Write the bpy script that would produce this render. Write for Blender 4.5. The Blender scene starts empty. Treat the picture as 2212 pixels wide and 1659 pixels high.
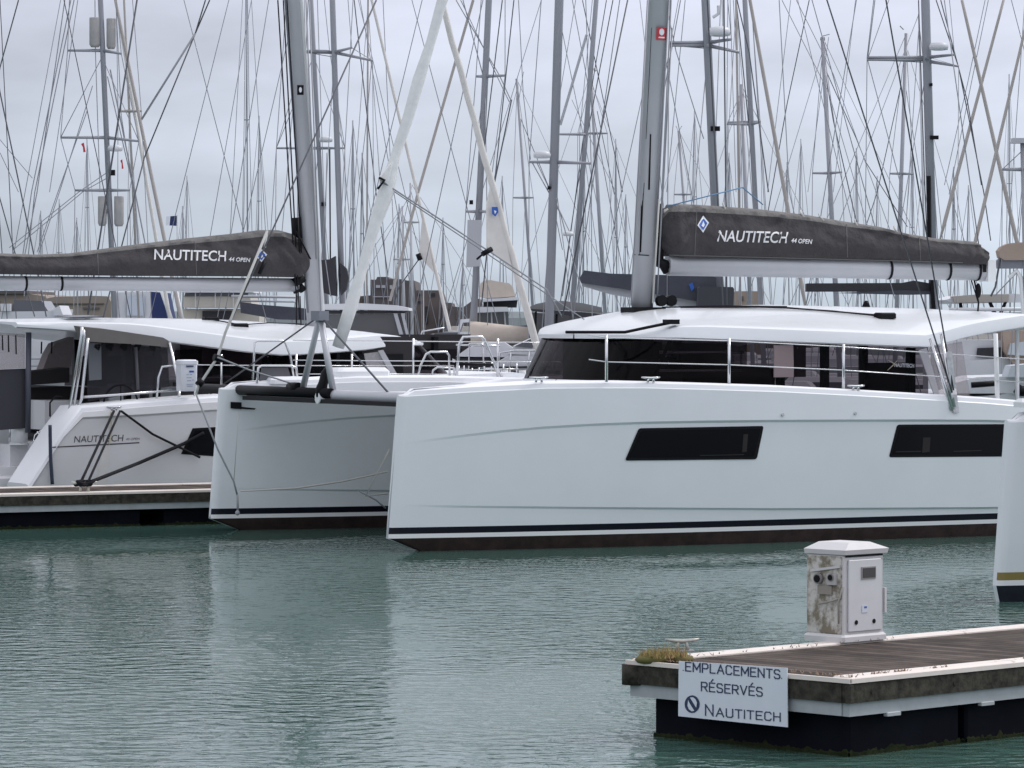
import bpy, bmesh, math, random
from math import sin, cos, tan, radians, pi, sqrt, hypot, atan2
from mathutils import Vector, Matrix, noise as mnoise
random.seed(7)
scene = bpy.context.scene
COL = scene.collection

# ------------------------------------------------------------------ camera
F = 8400.0            # focal length in the units of a 2212 px wide picture
CAMZ = 3.2
PITCH = math.atan((829.5 - 690.0) / F)
cam_data = bpy.data.cameras.new("camera")
cam_data.sensor_width = 36.0
cam_data.lens = 36.0 * F / 2212.0
cam_data.clip_start = 0.5
cam_data.clip_end = 6000.0
cam = bpy.data.objects.new("camera", cam_data)
cam.location = (0, 0, CAMZ)
cam.rotation_euler = (pi / 2 - PITCH, 0, 0)
COL.objects.link(cam)
scene.camera = cam

# ------------------------------------------------------------------ sky and sun
SUN_EL, SUN_AZ = radians(45), radians(66)      # sun stands high to the right, a little beyond the boats
w = bpy.data.worlds.new("World")
scene.world = w
w.use_nodes = True
nt = w.node_tree
nt.nodes.clear()
out = nt.nodes.new("ShaderNodeOutputWorld")
bg = nt.nodes.new("ShaderNodeBackground")
bg.inputs["Strength"].default_value = 0.1
sky = nt.nodes.new("ShaderNodeTexSky")
sky.sky_type = 'NISHITA'
sky.sun_disc = False
sky.sun_elevation = SUN_EL
sky.sun_rotation = SUN_AZ
tc = nt.nodes.new("ShaderNodeTexCoord")
sep = nt.nodes.new("ShaderNodeSeparateXYZ")
nt.links.new(tc.outputs["Generated"], sep.inputs[0])
ramp = nt.nodes.new("ShaderNodeValToRGB")
nt.links.new(sep.outputs["Z"], ramp.inputs[0])
cr = ramp.color_ramp
def stop(p, c):
    e = cr.elements.new(p); e.color = (c[0], c[1], c[2], 1)
cr.elements[0].position = 0.0; cr.elements[0].color = (0.42, 0.485, 0.565, 1)
cr.elements[1].position = 1.0; cr.elements[1].color = (0.92, 0.93, 1.0, 1)
stop(0.03, (0.465, 0.515, 0.605)); stop(0.085, (0.57, 0.595, 0.705)); stop(0.22, (0.70, 0.72, 0.81)); stop(0.5, (0.86, 0.87, 0.95))
mp = nt.nodes.new("ShaderNodeMapping")
mp.inputs["Scale"].default_value = (7, 7, 22)
nt.links.new(tc.outputs["Generated"], mp.inputs[0])
nz = nt.nodes.new("ShaderNodeTexNoise")
nz.inputs["Scale"].default_value = 1.6; nz.inputs["Detail"].default_value = 5; nz.inputs["Roughness"].default_value = 0.5
nt.links.new(mp.outputs[0], nz.inputs["Vector"])
mr = nt.nodes.new("ShaderNodeMapRange")
mr.inputs["From Min"].default_value = 0.3; mr.inputs["From Max"].default_value = 0.7
mr.inputs["To Min"].default_value = 8.3; mr.inputs["To Max"].default_value = 12.0
nt.links.new(nz.outputs["Fac"], mr.inputs["Value"])
# the cloud cover brightens towards the sun's side
mg = nt.nodes.new("ShaderNodeMapRange")
mg.inputs["From Min"].default_value = -0.14; mg.inputs["From Max"].default_value = 0.16
mg.inputs["To Min"].default_value = 0.93; mg.inputs["To Max"].default_value = 1.13
nt.links.new(sep.outputs["X"], mg.inputs["Value"])
mm_ = nt.nodes.new("ShaderNodeMath"); mm_.operation = 'MULTIPLY'
nt.links.new(mr.outputs[0], mm_.inputs[0]); nt.links.new(mg.outputs[0], mm_.inputs[1])
vm = nt.nodes.new("ShaderNodeVectorMath"); vm.operation = 'SCALE'
nt.links.new(ramp.outputs["Color"], vm.inputs[0]); nt.links.new(mm_.outputs[0], vm.inputs["Scale"])
mx = nt.nodes.new("ShaderNodeMixRGB")
mx.inputs["Fac"].default_value = 0.93
nt.links.new(sky.outputs[0], mx.inputs["Color1"]); nt.links.new(vm.outputs[0], mx.inputs["Color2"])
nt.links.new(mx.outputs[0], bg.inputs["Color"]); nt.links.new(bg.outputs[0], out.inputs[0])

sl = bpy.data.lights.new("sun", 'SUN')
sl.energy = 1.25; sl.angle = radians(12); sl.color = (1.0, 0.97, 0.93)
so = bpy.data.objects.new("sun", sl)
sdir = Vector((sin(SUN_AZ) * cos(SUN_EL), cos(SUN_AZ) * cos(SUN_EL), sin(SUN_EL)))
so.rotation_euler = sdir.to_track_quat('Z', 'Y').to_euler()
so.location = sdir * 200
COL.objects.link(so)

scene.view_settings.view_transform = 'Standard'
scene.view_settings.look = 'None'
scene.view_settings.exposure = 0.28
scene.view_settings.gamma = 1.0
scene.cycles.max_bounces = 8
scene.cycles.transparent_max_bounces = 24
scene.cycles.caustics_reflective = False
scene.cycles.caustics_refractive = False

# ------------------------------------------------------------------ unprojection
CW = Vector((0, 0, CAMZ))
def ray(px, py):
    a = (px - 1106.0); b = -(py - 829.5)
    fw = Vector((0, cos(PITCH), -sin(PITCH))); up = Vector((0, sin(PITCH), cos(PITCH)))
    return fw * F + Vector((1, 0, 0)) * a + up * b
def atY(px, py, Y):
    d = ray(px, py); return CW + d * (Y / d.y)
def atZ(px, py, z):
    d = ray(px, py); return CW + d * ((z - CAMZ) / d.z)

class Frame:
    def __init__(s, O, deg):
        s.O = Vector((O[0], O[1], O[2] if len(O) > 2 else 0.0)); s.a = radians(deg); s.deg = deg
        s.ex = Vector((cos(s.a), sin(s.a), 0)); s.ey = Vector((-sin(s.a), cos(s.a), 0))
    def loc(s, P):
        d = P - s.O; return Vector((d.dot(s.ex), d.dot(s.ey), d.z))
    def wor(s, p):
        return s.O + s.ex * p[0] + s.ey * p[1] + Vector((0, 0, p[2]))
    def py(s, px, py, y):              # pixel onto the local plane y = const
        d = ray(px, py); c = (CW - s.O).dot(s.ey); t = (y - c) / d.dot(s.ey)
        return s.loc(CW + d * t)
    def px(s, px, py, x):
        d = ray(px, py); c = (CW - s.O).dot(s.ex); t = (x - c) / d.dot(s.ex)
        return s.loc(CW + d * t)
    def pz(s, px, py, z): return s.loc(atZ(px, py, z + s.O.z))
    def pY(s, px, py, Y): return s.loc(atY(px, py, Y))
    def surf(s, px, py, fn, y0):       # pixel onto the surface y = fn(x, z)
        y = y0
        for _ in range(8):
            p = s.py(px, py, y); y = fn(p.x, p.z)
        return s.py(px, py, y)

# ------------------------------------------------------------------ materials
MATS = {}
def mat(name, col, rough=0.5, metal=0.0, spec=0.5, coat=0.0, noise=None, bump=None, alpha=1.0):
    """noise=(scale, amount 0..1, second colour or None); bump=(scale, strength, distance)"""
    if name in MATS: return MATS[name]
    m = bpy.data.materials.new(name); m.use_nodes = True
    t = m.node_tree; b = t.nodes["Principled BSDF"]
    b.inputs["Base Color"].default_value = (*col, 1)
    b.inputs["Roughness"].default_value = rough
    b.inputs["Metallic"].default_value = metal
    b.inputs["Specular IOR Level"].default_value = spec
    b.inputs["Coat Weight"].default_value = coat
    b.inputs["Coat Roughness"].default_value = 0.08
    if noise or bump:
        c = t.nodes.new("ShaderNodeTexCoord")
    if noise:
        n = t.nodes.new("ShaderNodeTexNoise"); n.inputs["Scale"].default_value = noise[0]
        n.inputs["Detail"].default_value = 8; n.inputs["Roughness"].default_value = 0.65
        t.links.new(c.outputs["Object"], n.inputs["Vector"])
        r = t.nodes.new("ShaderNodeMapRange"); sh_ = noise[3] if len(noise) > 3 else 0.15; r.inputs["From Min"].default_value = 0.5 - sh_; r.inputs["From Max"].default_value = 0.5 + sh_
        r.inputs["To Max"].default_value = noise[1]
        t.links.new(n.outputs["Fac"], r.inputs["Value"])
        x = t.nodes.new("ShaderNodeMixRGB"); x.inputs["Color1"].default_value = (*col, 1)
        c2 = noise[2] if len(noise) > 2 and noise[2] else tuple(v * 0.4 for v in col)
        x.inputs["Color2"].default_value = (*c2, 1)
        t.links.new(r.outputs[0], x.inputs["Fac"]); t.links.new(x.outputs[0], b.inputs["Base Color"])
    if bump:
        n = t.nodes.new("ShaderNodeTexNoise"); n.inputs["Scale"].default_value = bump[0]; n.inputs["Detail"].default_value = 6
        t.links.new(c.outputs["Object"], n.inputs["Vector"])
        q = t.nodes.new("ShaderNodeBump"); q.inputs["Strength"].default_value = bump[1]; q.inputs["Distance"].default_value = bump[2]
        t.links.new(n.outputs["Fac"], q.inputs["Height"]); t.links.new(q.outputs[0], b.inputs["Normal"])
    if alpha < 1:
        b.inputs["Alpha"].default_value = alpha
    MATS[name] = m
    return m
def glassmat(name, tint, trans, rough=0.03, diff=(0.01, 0.01, 0.012), spec=0.35):
    """tinted acrylic: reflects, lets part of what is behind show through"""
    m = bpy.data.materials.new(name); m.use_nodes = True; t = m.node_tree; t.nodes.clear()
    o = t.nodes.new("ShaderNodeOutputMaterial")
    p = t.nodes.new("ShaderNodeBsdfPrincipled"); p.inputs["Specular IOR Level"].default_value = spec; p.inputs["Base Color"].default_value = (*diff, 1); p.inputs["Roughness"].default_value = rough
    tr = t.nodes.new("ShaderNodeBsdfTransparent"); tr.inputs["Color"].default_value = (*tint, 1)
    x = t.nodes.new("ShaderNodeMixShader"); x.inputs[0].default_value = trans
    t.links.new(p.outputs[0], x.inputs[1]); t.links.new(tr.outputs[0], x.inputs[2]); t.links.new(x.outputs[0], o.inputs[0])
    MATS[name] = m
    return m

GEL = mat("white_gelcoat", (0.74, 0.765, 0.79), 0.30, coat=0.3, noise=(0.9, 0.4, (0.66, 0.685, 0.70)), bump=(1.1, 0.25, 0.02))
GEL2 = mat("grey_white_gelcoat", (0.66, 0.66, 0.68), 0.36, coat=0.15, noise=(1.1, 0.3, (0.58, 0.575, 0.57)))
DECK = mat("deck_nonslip", (0.78, 0.79, 0.82), 0.55, noise=(3, 0.2, (0.70, 0.71, 0.74)))
NAVY = mat("navy_stripe", (0.004, 0.005, 0.012), 0.3, spec=0.2)
STRIPE = mat("white_stripe", (0.78, 0.78, 0.79), 0.35)
ANTI = mat("brown_antifouling", (0.060, 0.038, 0.036), 0.8, spec=0.2, noise=(5, 0.7, (0.018, 0.014, 0.013)))
ANTIB = mat("black_antifouling", (0.015, 0.018, 0.028), 0.6, spec=0.2, noise=(5, 0.5))
YEL = mat("mustard_stripe", (0.22, 0.17, 0.045), 0.5)
ALU = mat("painted_aluminium", (0.50, 0.51, 0.54), 0.42, metal=0.25, noise=(1.5, 0.3, (0.40, 0.41, 0.44)))
ALUD = mat("grey_aluminium", (0.25, 0.26, 0.30), 0.45, metal=0.35, noise=(1.5, 0.3))
STEEL = mat("stainless_steel", (0.62, 0.63, 0.65), 0.22, metal=0.9)
WIRE = mat("rigging_wire", (0.10, 0.105, 0.12), 0.5, metal=0.3)
WIREL = mat("light_rigging_wire", (0.30, 0.31, 0.34), 0.5, metal=0.3)
BLACK = mat("black_plastic", (0.006, 0.006, 0.008), 0.5, spec=0.15)
DARK = mat("dark_grey_rope", (0.018, 0.018, 0.022), 0.85, spec=0.1)
ROPEW = mat("white_rope", (0.50, 0.50, 0.48), 0.85)
ROPEG = mat("grey_rope", (0.30, 0.31, 0.335), 0.85)
REDR = mat("dark_red_rope", (0.10, 0.025, 0.03), 0.85)
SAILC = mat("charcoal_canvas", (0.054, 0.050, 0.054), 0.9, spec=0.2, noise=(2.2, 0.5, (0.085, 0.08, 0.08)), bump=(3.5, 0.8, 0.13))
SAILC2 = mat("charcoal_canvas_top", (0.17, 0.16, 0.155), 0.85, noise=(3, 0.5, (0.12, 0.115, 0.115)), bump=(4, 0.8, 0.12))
SAILG = mat("slate_canvas", (0.075, 0.08, 0.098), 0.9, spec=0.2, noise=(2.2, 0.5, (0.05, 0.054, 0.066)), bump=(5, 0.4, 0.05))
SAIL = mat("furled_sailcloth", (0.78, 0.785, 0.78), 0.7, noise=(3, 0.35, (0.52, 0.52, 0.52)), bump=(9, 0.35, 0.03))
SAILT = mat("tan_sailcloth", (0.42, 0.39, 0.37), 0.75, noise=(3, 0.4, (0.32, 0.30, 0.29)))
SAILW = mat("cream_sailcloth", (0.70, 0.68, 0.65), 0.75, noise=(3, 0.4, (0.48, 0.46, 0.44)))
TAN = mat("tan_canvas", (0.38, 0.30, 0.25), 0.85, noise=(4, 0.5, (0.36, 0.27, 0.21)), bump=(5, 0.5, 0.05))
BEIGE = mat("beige_canvas", (0.58, 0.51, 0.45), 0.85, noise=(4, 0.4, (0.5, 0.42, 0.36)), bump=(5, 0.5, 0.05))
TAUPE = mat("taupe_canvas", (0.16, 0.15, 0.145), 0.85, noise=(4, 0.4, (0.12, 0.11, 0.105)))
WHITE = mat("white_paint", (0.76, 0.77, 0.78), 0.45)
LETTER = mat("silver_lettering", (0.72, 0.72, 0.74), 0.5)
LETD = mat("dark_lettering", (0.05, 0.045, 0.05), 0.5)
BLUE = mat("blue_vinyl", (0.02, 0.10, 0.42), 0.5)
BLUEW = mat("logo_white", (0.72, 0.75, 0.80), 0.5)
RED = mat("red_vinyl", (0.50, 0.03, 0.04), 0.5)
BROWN = mat("brown_upholstery", (0.09, 0.055, 0.05), 0.8)
CREAM = mat("cream_upholstery", (0.45, 0.38, 0.35), 0.8)
LOCKER = mat("dark_interior", (0.02, 0.018, 0.02), 0.8)
GLASS = glassmat("tinted_cabin_glass", (0.34, 0.30, 0.33), 0.52, diff=(0.003, 0.003, 0.004), spec=0.10)
GLASSD = glassmat("dark_port_glass", (0.3, 0.3, 0.3), 0.12)
VINYL = glassmat("clear_vinyl", (0.82, 0.79, 0.80), 0.84, 0.2, (0.62, 0.60, 0.60))
VINYLD = glassmat("smoked_vinyl", (0.40, 0.38, 0.41), 0.60, 0.25, (0.075, 0.075, 0.085), 0.25)
NET = glassmat("trampoline_net", (1, 1, 1), 0.62, 0.8, (0.5, 0.5, 0.52), 0.1)

# ------------------------------------------------------------------ mesh builder
class MB:
    def __init__(s): s.v = []; s.f = []; s.m = []; s.sm = []
    def vert(s, p): s.v.append((p[0], p[1], p[2])); return len(s.v) - 1
    def face(s, idx, mi=0, smooth=False): s.f.append(tuple(idx)); s.m.append(mi); s.sm.append(smooth)
    def quad(s, a, b, c, d, mi=0): s.face([s.vert(a), s.vert(b), s.vert(c), s.vert(d)], mi)
    def box(s, lo, hi, mi=0):
        x0, y0, z0 = lo; x1, y1, z1 = hi
        i = [s.vert(p) for p in ((x0,y0,z0),(x1,y0,z0),(x1,y1,z0),(x0,y1,z0),(x0,y0,z1),(x1,y0,z1),(x1,y1,z1),(x0,y1,z1))]
        for q in ((0,3,2,1),(4,5,6,7),(0,1,5,4),(1,2,6,5),(2,3,7,6),(3,0,4,7)): s.face([i[k] for k in q], mi)
        return s
    def bbox(s, lo, hi, r=0.02, mi=0):
        """box with chamfered vertical and top edges"""
        x0, y0, z0 = lo; x1, y1, z1 = hi
        def ring(z, q):
            return [(x0+q,y0,z),(x1-q,y0,z),(x1,y0+q,z),(x1,y1-q,z),(x1-q,y1,z),(x0+q,y1,z),(x0,y1-q,z),(x0,y0+q,z)]
        def ring2(z, q, r):
            return [(x0+r+q,y0+q,z),(x1-r-q,y0+q,z),(x1-q,y0+r+q,z),(x1-q,y1-r-q,z),(x1-r-q,y1-q,z),(x0+r+q,y1-q,z),(x0+q,y1-r-q,z),(x0+q,y0+r+q,z)]
        s.loft([ring(z0, r), ring(z1 - r, r), ring2(z1, r * 0.9, r)], closed=True, caps=True, mi=mi)
        return s
    def loft(s, rings, closed=False, caps=False, mi=0, smooth=False, mif=None):
        n = len(rings[0]); base = [[s.vert(p) for p in r] for r in rings]
        for i in range(len(rings) - 1):
            for j in range(n if closed else n - 1):
                k = (j + 1) % n
                s.face([base[i][j], base[i][k], base[i+1][k], base[i+1][j]], mif(i, j) if mif else mi, smooth)
        if caps:
            s.face(list(reversed(base[0])), mi); s.face(base[-1], mi)
        return base
    def tube(s, pts, r, seg=8, mi=0, caps=True, flat=1.0, flatdir=None):
        pts = [Vector(p) for p in pts]
        rs = r if isinstance(r, (list, tuple)) else [r] * len(pts)
        rings = []; prev = None
        for i, p in enumerate(pts):
            if i == 0: d = pts[1] - p
            elif i == len(pts) - 1: d = p - pts[i-1]
            else: d = (pts[i+1] - p).normalized() + (p - pts[i-1]).normalized()
            if d.length < 1e-9: d = Vector((0, 0, 1))
            d.normalize()
            if flatdir is not None: a = Vector(flatdir) - d * d.dot(Vector(flatdir))
            elif prev is not None: a = prev - d * prev.dot(d)
            else:
                a = Vector((0, 0, 1)) if abs(d.z) < 0.9 else Vector((1, 0, 0)); a = a - d * a.dot(d)
            a.normalize(); b = d.cross(a); prev = a
            rings.append([p + (a * cos(2*pi*k/seg) + b * sin(2*pi*k/seg) * flat) * rs[i] for k in range(seg)])
        s.loft(rings, closed=True, caps=caps, mi=mi, smooth=True)
        return s
    def cyl(s, p, r, h, seg=16, mi=0, r1=None):
        p = Vector(p); return s.tube([p, p + Vector((0, 0, h))], [r, r if r1 is None else r1], seg, mi)
    def prism(s, pts, off, mi=0):
        off = Vector(off); pts = [Vector(p) for p in pts]; n = len(pts)
        a = [s.vert(p) for p in pts]; b = [s.vert(p + off) for p in pts]
        s.face(a, mi); s.face(list(reversed(b)), mi)
        for i in range(n):
            j = (i + 1) % n; s.face([a[i], b[i], b[j], a[j]], mi)
        return s
    def ball(s, c, rx, ry, rz, nu=14, nv=9, mi=0, v0=-pi/2, v1=pi/2):
        c = Vector(c); rings = []
        for j in range(nv + 1):
            t = v0 + (v1 - v0) * j / nv
            rings.append([c + Vector((rx*cos(t)*cos(2*pi*k/nu), ry*cos(t)*sin(2*pi*k/nu), rz*sin(t))) for k in range(nu)])
        s.loft(rings, closed=True, caps=True, mi=mi, smooth=True)
        return s
    def build(s, name, mats, parent=None, label=None, smooth_angle=None, sub=None):
        me = bpy.data.meshes.new(name)
        me.from_pydata(s.v, [], s.f)
        ml = mats if isinstance(mats, (list, tuple)) else [mats]
        for m in ml: me.materials.append(m)
        me.polygons.foreach_set("material_index", s.m)
        me.polygons.foreach_set("use_smooth", s.sm)
        bm = bmesh.new(); bm.from_mesh(me); bmesh.ops.recalc_face_normals(bm, faces=bm.faces)
        if smooth_angle: bmesh.ops.remove_doubles(bm, verts=bm.verts, dist=1e-4)
        bm.to_mesh(me); bm.free()
        if smooth_angle:
            for p in me.polygons: p.use_smooth = True
            try: me.set_sharp_from_angle(angle=radians(smooth_angle))
            except Exception: pass
        me.update()
        o = bpy.data.objects.new(name, me); COL.objects.link(o)
        if parent: o.parent = parent
        if label: o["label"] = label
        return o

def thing(name, fr, label, cat, group=None):
    o = bpy.data.objects.new(name, None); COL.objects.link(o)
    o.empty_display_size = 0.3
    o.location = fr.O; o.rotation_euler = (0, 0, fr.a)
    o["label"] = label; o["category"] = cat
    if group: o["group"] = group
    return o
def tag(o, label, cat, group=None, kind=None):
    o["label"] = label; o["category"] = cat
    if group: o["group"] = group
    if kind: o["kind"] = kind
    return o
def structure(o): o["kind"] = "structure"; return o
def lerp(a, b, t): return a + (b - a) * t
def pw(tab, x):
    if x <= tab[0][0]: return tab[0][1]
    for (a, b), (c, d) in zip(tab, tab[1:]):
        if x <= c: return b + (d - b) * (x - a) / (c - a)
    return tab[-1][1]
def sm(t): t = max(0, min(1, t)); return t * t * (3 - 2 * t)
def wire(name, p0, p1, r, m, parent, sag=0.0, seg=5):
    p0 = Vector(p0); p1 = Vector(p1)
    if sag:
        pts = [p0.lerp(p1, t / 10) - Vector((0, 0, sag * 4 * (t/10) * (1 - t/10))) for t in range(11)]
    else: pts = [p0, p1]
    return MB().tube(pts, r, seg).build(name, m, parent)

def text_mesh(s, shear=0.0, bold=0.0, spacing=1.0):
    cu = bpy.data.curves.new("lettering", 'FONT'); cu.body = s; cu.shear = shear; cu.offset = bold; cu.space_character = spacing
    cu.size = 1.0; cu.resolution_u = 3
    o = bpy.data.objects.new("lettering", cu); COL.objects.link(o)
    dg = bpy.context.evaluated_depsgraph_get(); dg.update()
    me = o.evaluated_get(dg).to_mesh()
    vs = [v.co.copy() for v in me.vertices]; fs = [tuple(p.vertices) for p in me.polygons]
    o.to_mesh_clear()
    bpy.data.objects.remove(o); bpy.data.curves.remove(cu)
    return vs, fs
def pix_text(fr, s, x0, y0, x1, y1, h, mapper, m, parent, shear=0.0, bold=0.0, name="lettering", spacing=1.0, cap=0.73):
    """text whose baseline runs from (x0,y0) to (x1,y1) of the picture, capital height h, on the surface given by mapper"""
    vs, fs = text_mesh(s, shear, bold, spacing)
    xa = min(v.x for v in vs); xb = max(v.x for v in vs)
    b = MB()
    for v in vs:
        t = (v.x - xa) / (xb - xa); q = v.y / cap
        b.vert(mapper(lerp(x0, x1, t), lerp(y0, y1, t) - q * h))
    for f in fs: b.face(f)
    return b.build(name, m, parent)
def pix_round(q, r, mapper, nu=28):
    """picture quad (top-left, top-right, bottom-right, bottom-left) with rounded corners, mapped to a surface"""
    b = MB(); A, B, C_, D = q; wpx = B[0] - A[0]; hpx = D[1] - A[1]; cols = []
    us = sorted(set([0, 0.1*r/wpx, 0.35*r/wpx, 0.7*r/wpx, r/wpx] + [i / nu for i in range(1, nu)] + [1 - r/wpx, 1 - 0.7*r/wpx, 1 - 0.35*r/wpx, 1 - 0.1*r/wpx, 1]))
    for u in us:
        d = min(u, 1 - u) * wpx; ins = 0 if d >= r else r - sqrt(max(0, r*r - (r - d)**2)); col = []
        for k in range(5):
            v = lerp(ins / hpx, 1 - ins / hpx, k / 4)
            x = (A[0]*(1-u)+B[0]*u)*(1-v) + (D[0]*(1-u)+C_[0]*u)*v; y = (A[1]*(1-u)+B[1]*u)*(1-v) + (D[1]*(1-u)+C_[1]*u)*v
            col.append(b.vert(mapper(x, y)))
        cols.append(col)
    for i in range(len(cols) - 1):
        for k in range(4): b.face([cols[i][k], cols[i+1][k], cols[i+1][k+1], cols[i][k+1]])
    return b
def pix_patch(pts, mapper, nu=1, nv=1):
    """bilinear patch over the picture quad pts (4 corners), mapped to a surface"""
    b = MB(); a, bb, c, d = pts
    g = []
    for j in range(nv + 1):
        v = j / nv; row = []
        for i in range(nu + 1):
            u = i / nu
            x = (a[0]*(1-u)+bb[0]*u)*(1-v) + (d[0]*(1-u)+c[0]*u)*v
            y = (a[1]*(1-u)+bb[1]*u)*(1-v) + (d[1]*(1-u)+c[1]*u)*v
            row.append(b.vert(mapper(x, y)))
        g.append(row)
    for j in range(nv):
        for i in range(nu): b.face([g[j][i], g[j][i+1], g[j+1][i+1], g[j+1][i]])
    return b
# ------------------------------------------------------------------ water (one sheet to the horizon, real ripples near)
def water_material():
    m = bpy.data.materials.new("harbour_water"); m.use_nodes = True; t = m.node_tree
    b = t.nodes["Principled BSDF"]
    b.inputs["Base Color"].default_value = (0.064, 0.130, 0.110, 1)
    b.inputs["Roughness"].default_value = 0.015
    b.inputs["IOR"].default_value = 1.333
    c = t.nodes.new("ShaderNodeTexCoord")
    def nzn(scale, sx, sy, det):
        mp = t.nodes.new("ShaderNodeMapping"); mp.inputs["Scale"].default_value = (sx, sy, 1)
        t.links.new(c.outputs["Object"], mp.inputs[0])
        n = t.nodes.new("ShaderNodeTexNoise"); n.inputs["Scale"].default_value = scale; n.inputs["Detail"].default_value = det
        n.inputs["Roughness"].default_value = 0.55
        t.links.new(mp.outputs[0], n.inputs["Vector"]); return n
    n1 = nzn(4.6, 0.8, 1.05, 1.5); n2 = nzn(12.0, 0.8, 1.0, 1); big = nzn(0.22, 1.0, 0.35, 3)
    mr = t.nodes.new("ShaderNodeMapRange"); mr.inputs["From Min"].default_value = 0.38; mr.inputs["From Max"].default_value = 0.62
    mr.inputs["To Min"].default_value = 0.2; mr.inputs["To Max"].default_value = 1.3
    t.links.new(big.outputs["Fac"], mr.inputs["Value"])
    # calmer water in the lee of the moored boats
    sx = t.nodes.new("ShaderNodeSeparateXYZ"); t.links.new(c.outputs["Object"], sx.inputs[0])
    lee = t.nodes.new("ShaderNodeMapRange"); lee.inputs["From Min"].default_value = 33; lee.inputs["From Max"].default_value = 50
    lee.inputs["To Min"].default_value = 1.75; lee.inputs["To Max"].default_value = 0.30
    t.links.new(sx.outputs["Y"], lee.inputs["Value"])
    ml = t.nodes.new("ShaderNodeMath"); ml.operation = 'MULTIPLY'; t.links.new(mr.outputs[0], ml.inputs[0]); t.links.new(lee.outputs[0], ml.inputs[1]); mr = ml
    q1 = t.nodes.new("ShaderNodeBump"); q1.inputs["Distance"].default_value = 0.026
    q2 = t.nodes.new("ShaderNodeBump"); q2.inputs["Distance"].default_value = 0.006
    t.links.new(mr.outputs[0], q1.inputs["Strength"]); t.links.new(mr.outputs[0], q2.inputs["Strength"])
    t.links.new(n1.outputs["Fac"], q1.inputs["Height"]); t.links.new(n2.outputs["Fac"], q2.inputs["Height"])
    t.links.new(q1.outputs[0], q2.inputs["Normal"]); t.links.new(q2.outputs[0], b.inputs["Normal"])
    return m
WATER = water_material()
wb = MB()
# a fan of rows that gets coarser with distance, wide enough for steps to the side
rows = [2, 14, 20] + [20 + i * 1.0 for i in range(1, 61)] + [90, 110, 150, 220, 400, 900, 2500]
g = []
for Y in rows:
    half = max(60.0, Y * 1.2)
    g.append([wb.vert((-half + 2 * half * i / 24, Y, 0)) for i in range(25)])
for j in range(len(rows) - 1):
    for i in range(24): wb.face([g[j][i], g[j][i+1], g[j+1][i+1], g[j+1][i]])
water = structure(wb.build("water", WATER))

# ------------------------------------------------------------------ catamarans
HB = 6.1
ROWS = [  # (name, z or function, half width factor, extra width)
    ("keel", -0.45, 0.30), ("bilge", -0.12, 0.80), ("wl", 0.185, 0.93), ("whitetop", 0.245, 0.935),
    ("navytop", 0.335, 0.945), ("chine_lo", None, 0.955), ("chine", None, 1.00), ("knuck_lo", None, 1.02),
    ("knuck", None, 1.065), ("sheer", None, 1.05)]
SHEER = [(0, 2.13), (1, 2.19), (2.2, 2.24), (3.8, 2.23), (6.1, 2.15), (9.3, 1.97), (10.3, 1.88), (13.4, 1.72)]
KNU = [(0, 1.49), (0.5, 1.555), (1.0, 1.615), (1.5, 1.665), (2.1, 1.71), (2.8, 1.742), (3.6, 1.762), (4.6, 1.768), (5.8, 1.765), (7, 1.755), (8.2, 1.742), (9.6, 1.72), (13.4, 1.55)]
CHI = [(0, 0.66), (0.8, 0.63), (5.8, 0.50), (9.6, 0.43), (13.4, 0.40)]
HWMAX = 0.72
def plan(u, L):
    a = 0.10 + 0.90 * (1 - (1 - min(u / 6.5, 1.0)) ** 2.1)
    if u > L * 0.55: a *= 1 - 0.10 * ((u - L * 0.55) / (L * 0.45)) ** 2
    return a
STEM_RAKE = 2.6
def stem(z):                      # forward end of the hull at height z (reverse bow)
    if z >= 0.18: return 0.17 * (z - 0.18) / 2.0
    return (0.18 - z) * STEM_RAKE
def row_z(r, u, P):
    n, z, _ = ROWS[r]
    if n == "sheer": return pw(P["sheer"], u)
    if n == "knuck": return pw(P["knu"], u)
    if n == "knuck_lo": return pw(P["knu"], u) - 0.035
    if n == "chine": return pw(CHI, u)
    if n == "chine_lo": return pw(CHI, u) - 0.03
    return z
def row_w(r, u, L, P):
    n, _, k = ROWS[r]
    w_ = HWMAX * k * plan(u, L)
    f = sm(u / 1.2)
    if n == "knuck": w_ = HWMAX * plan(u, L) * (1.02 + 0.045 * f)
    if n == "sheer": w_ = HWMAX * plan(u, L) * (1.01 + 0.03 * f)
    if n == "chine_lo": w_ = HWMAX * plan(u, L) * (1.0 - 0.05 * f)
    return w_
def hull_hw(u, z, L, P):
    zs = [(row_z(r, u, P), row_w(r, u, L, P)) for r in range(len(ROWS))]
    return pw(zs, z)
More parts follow.
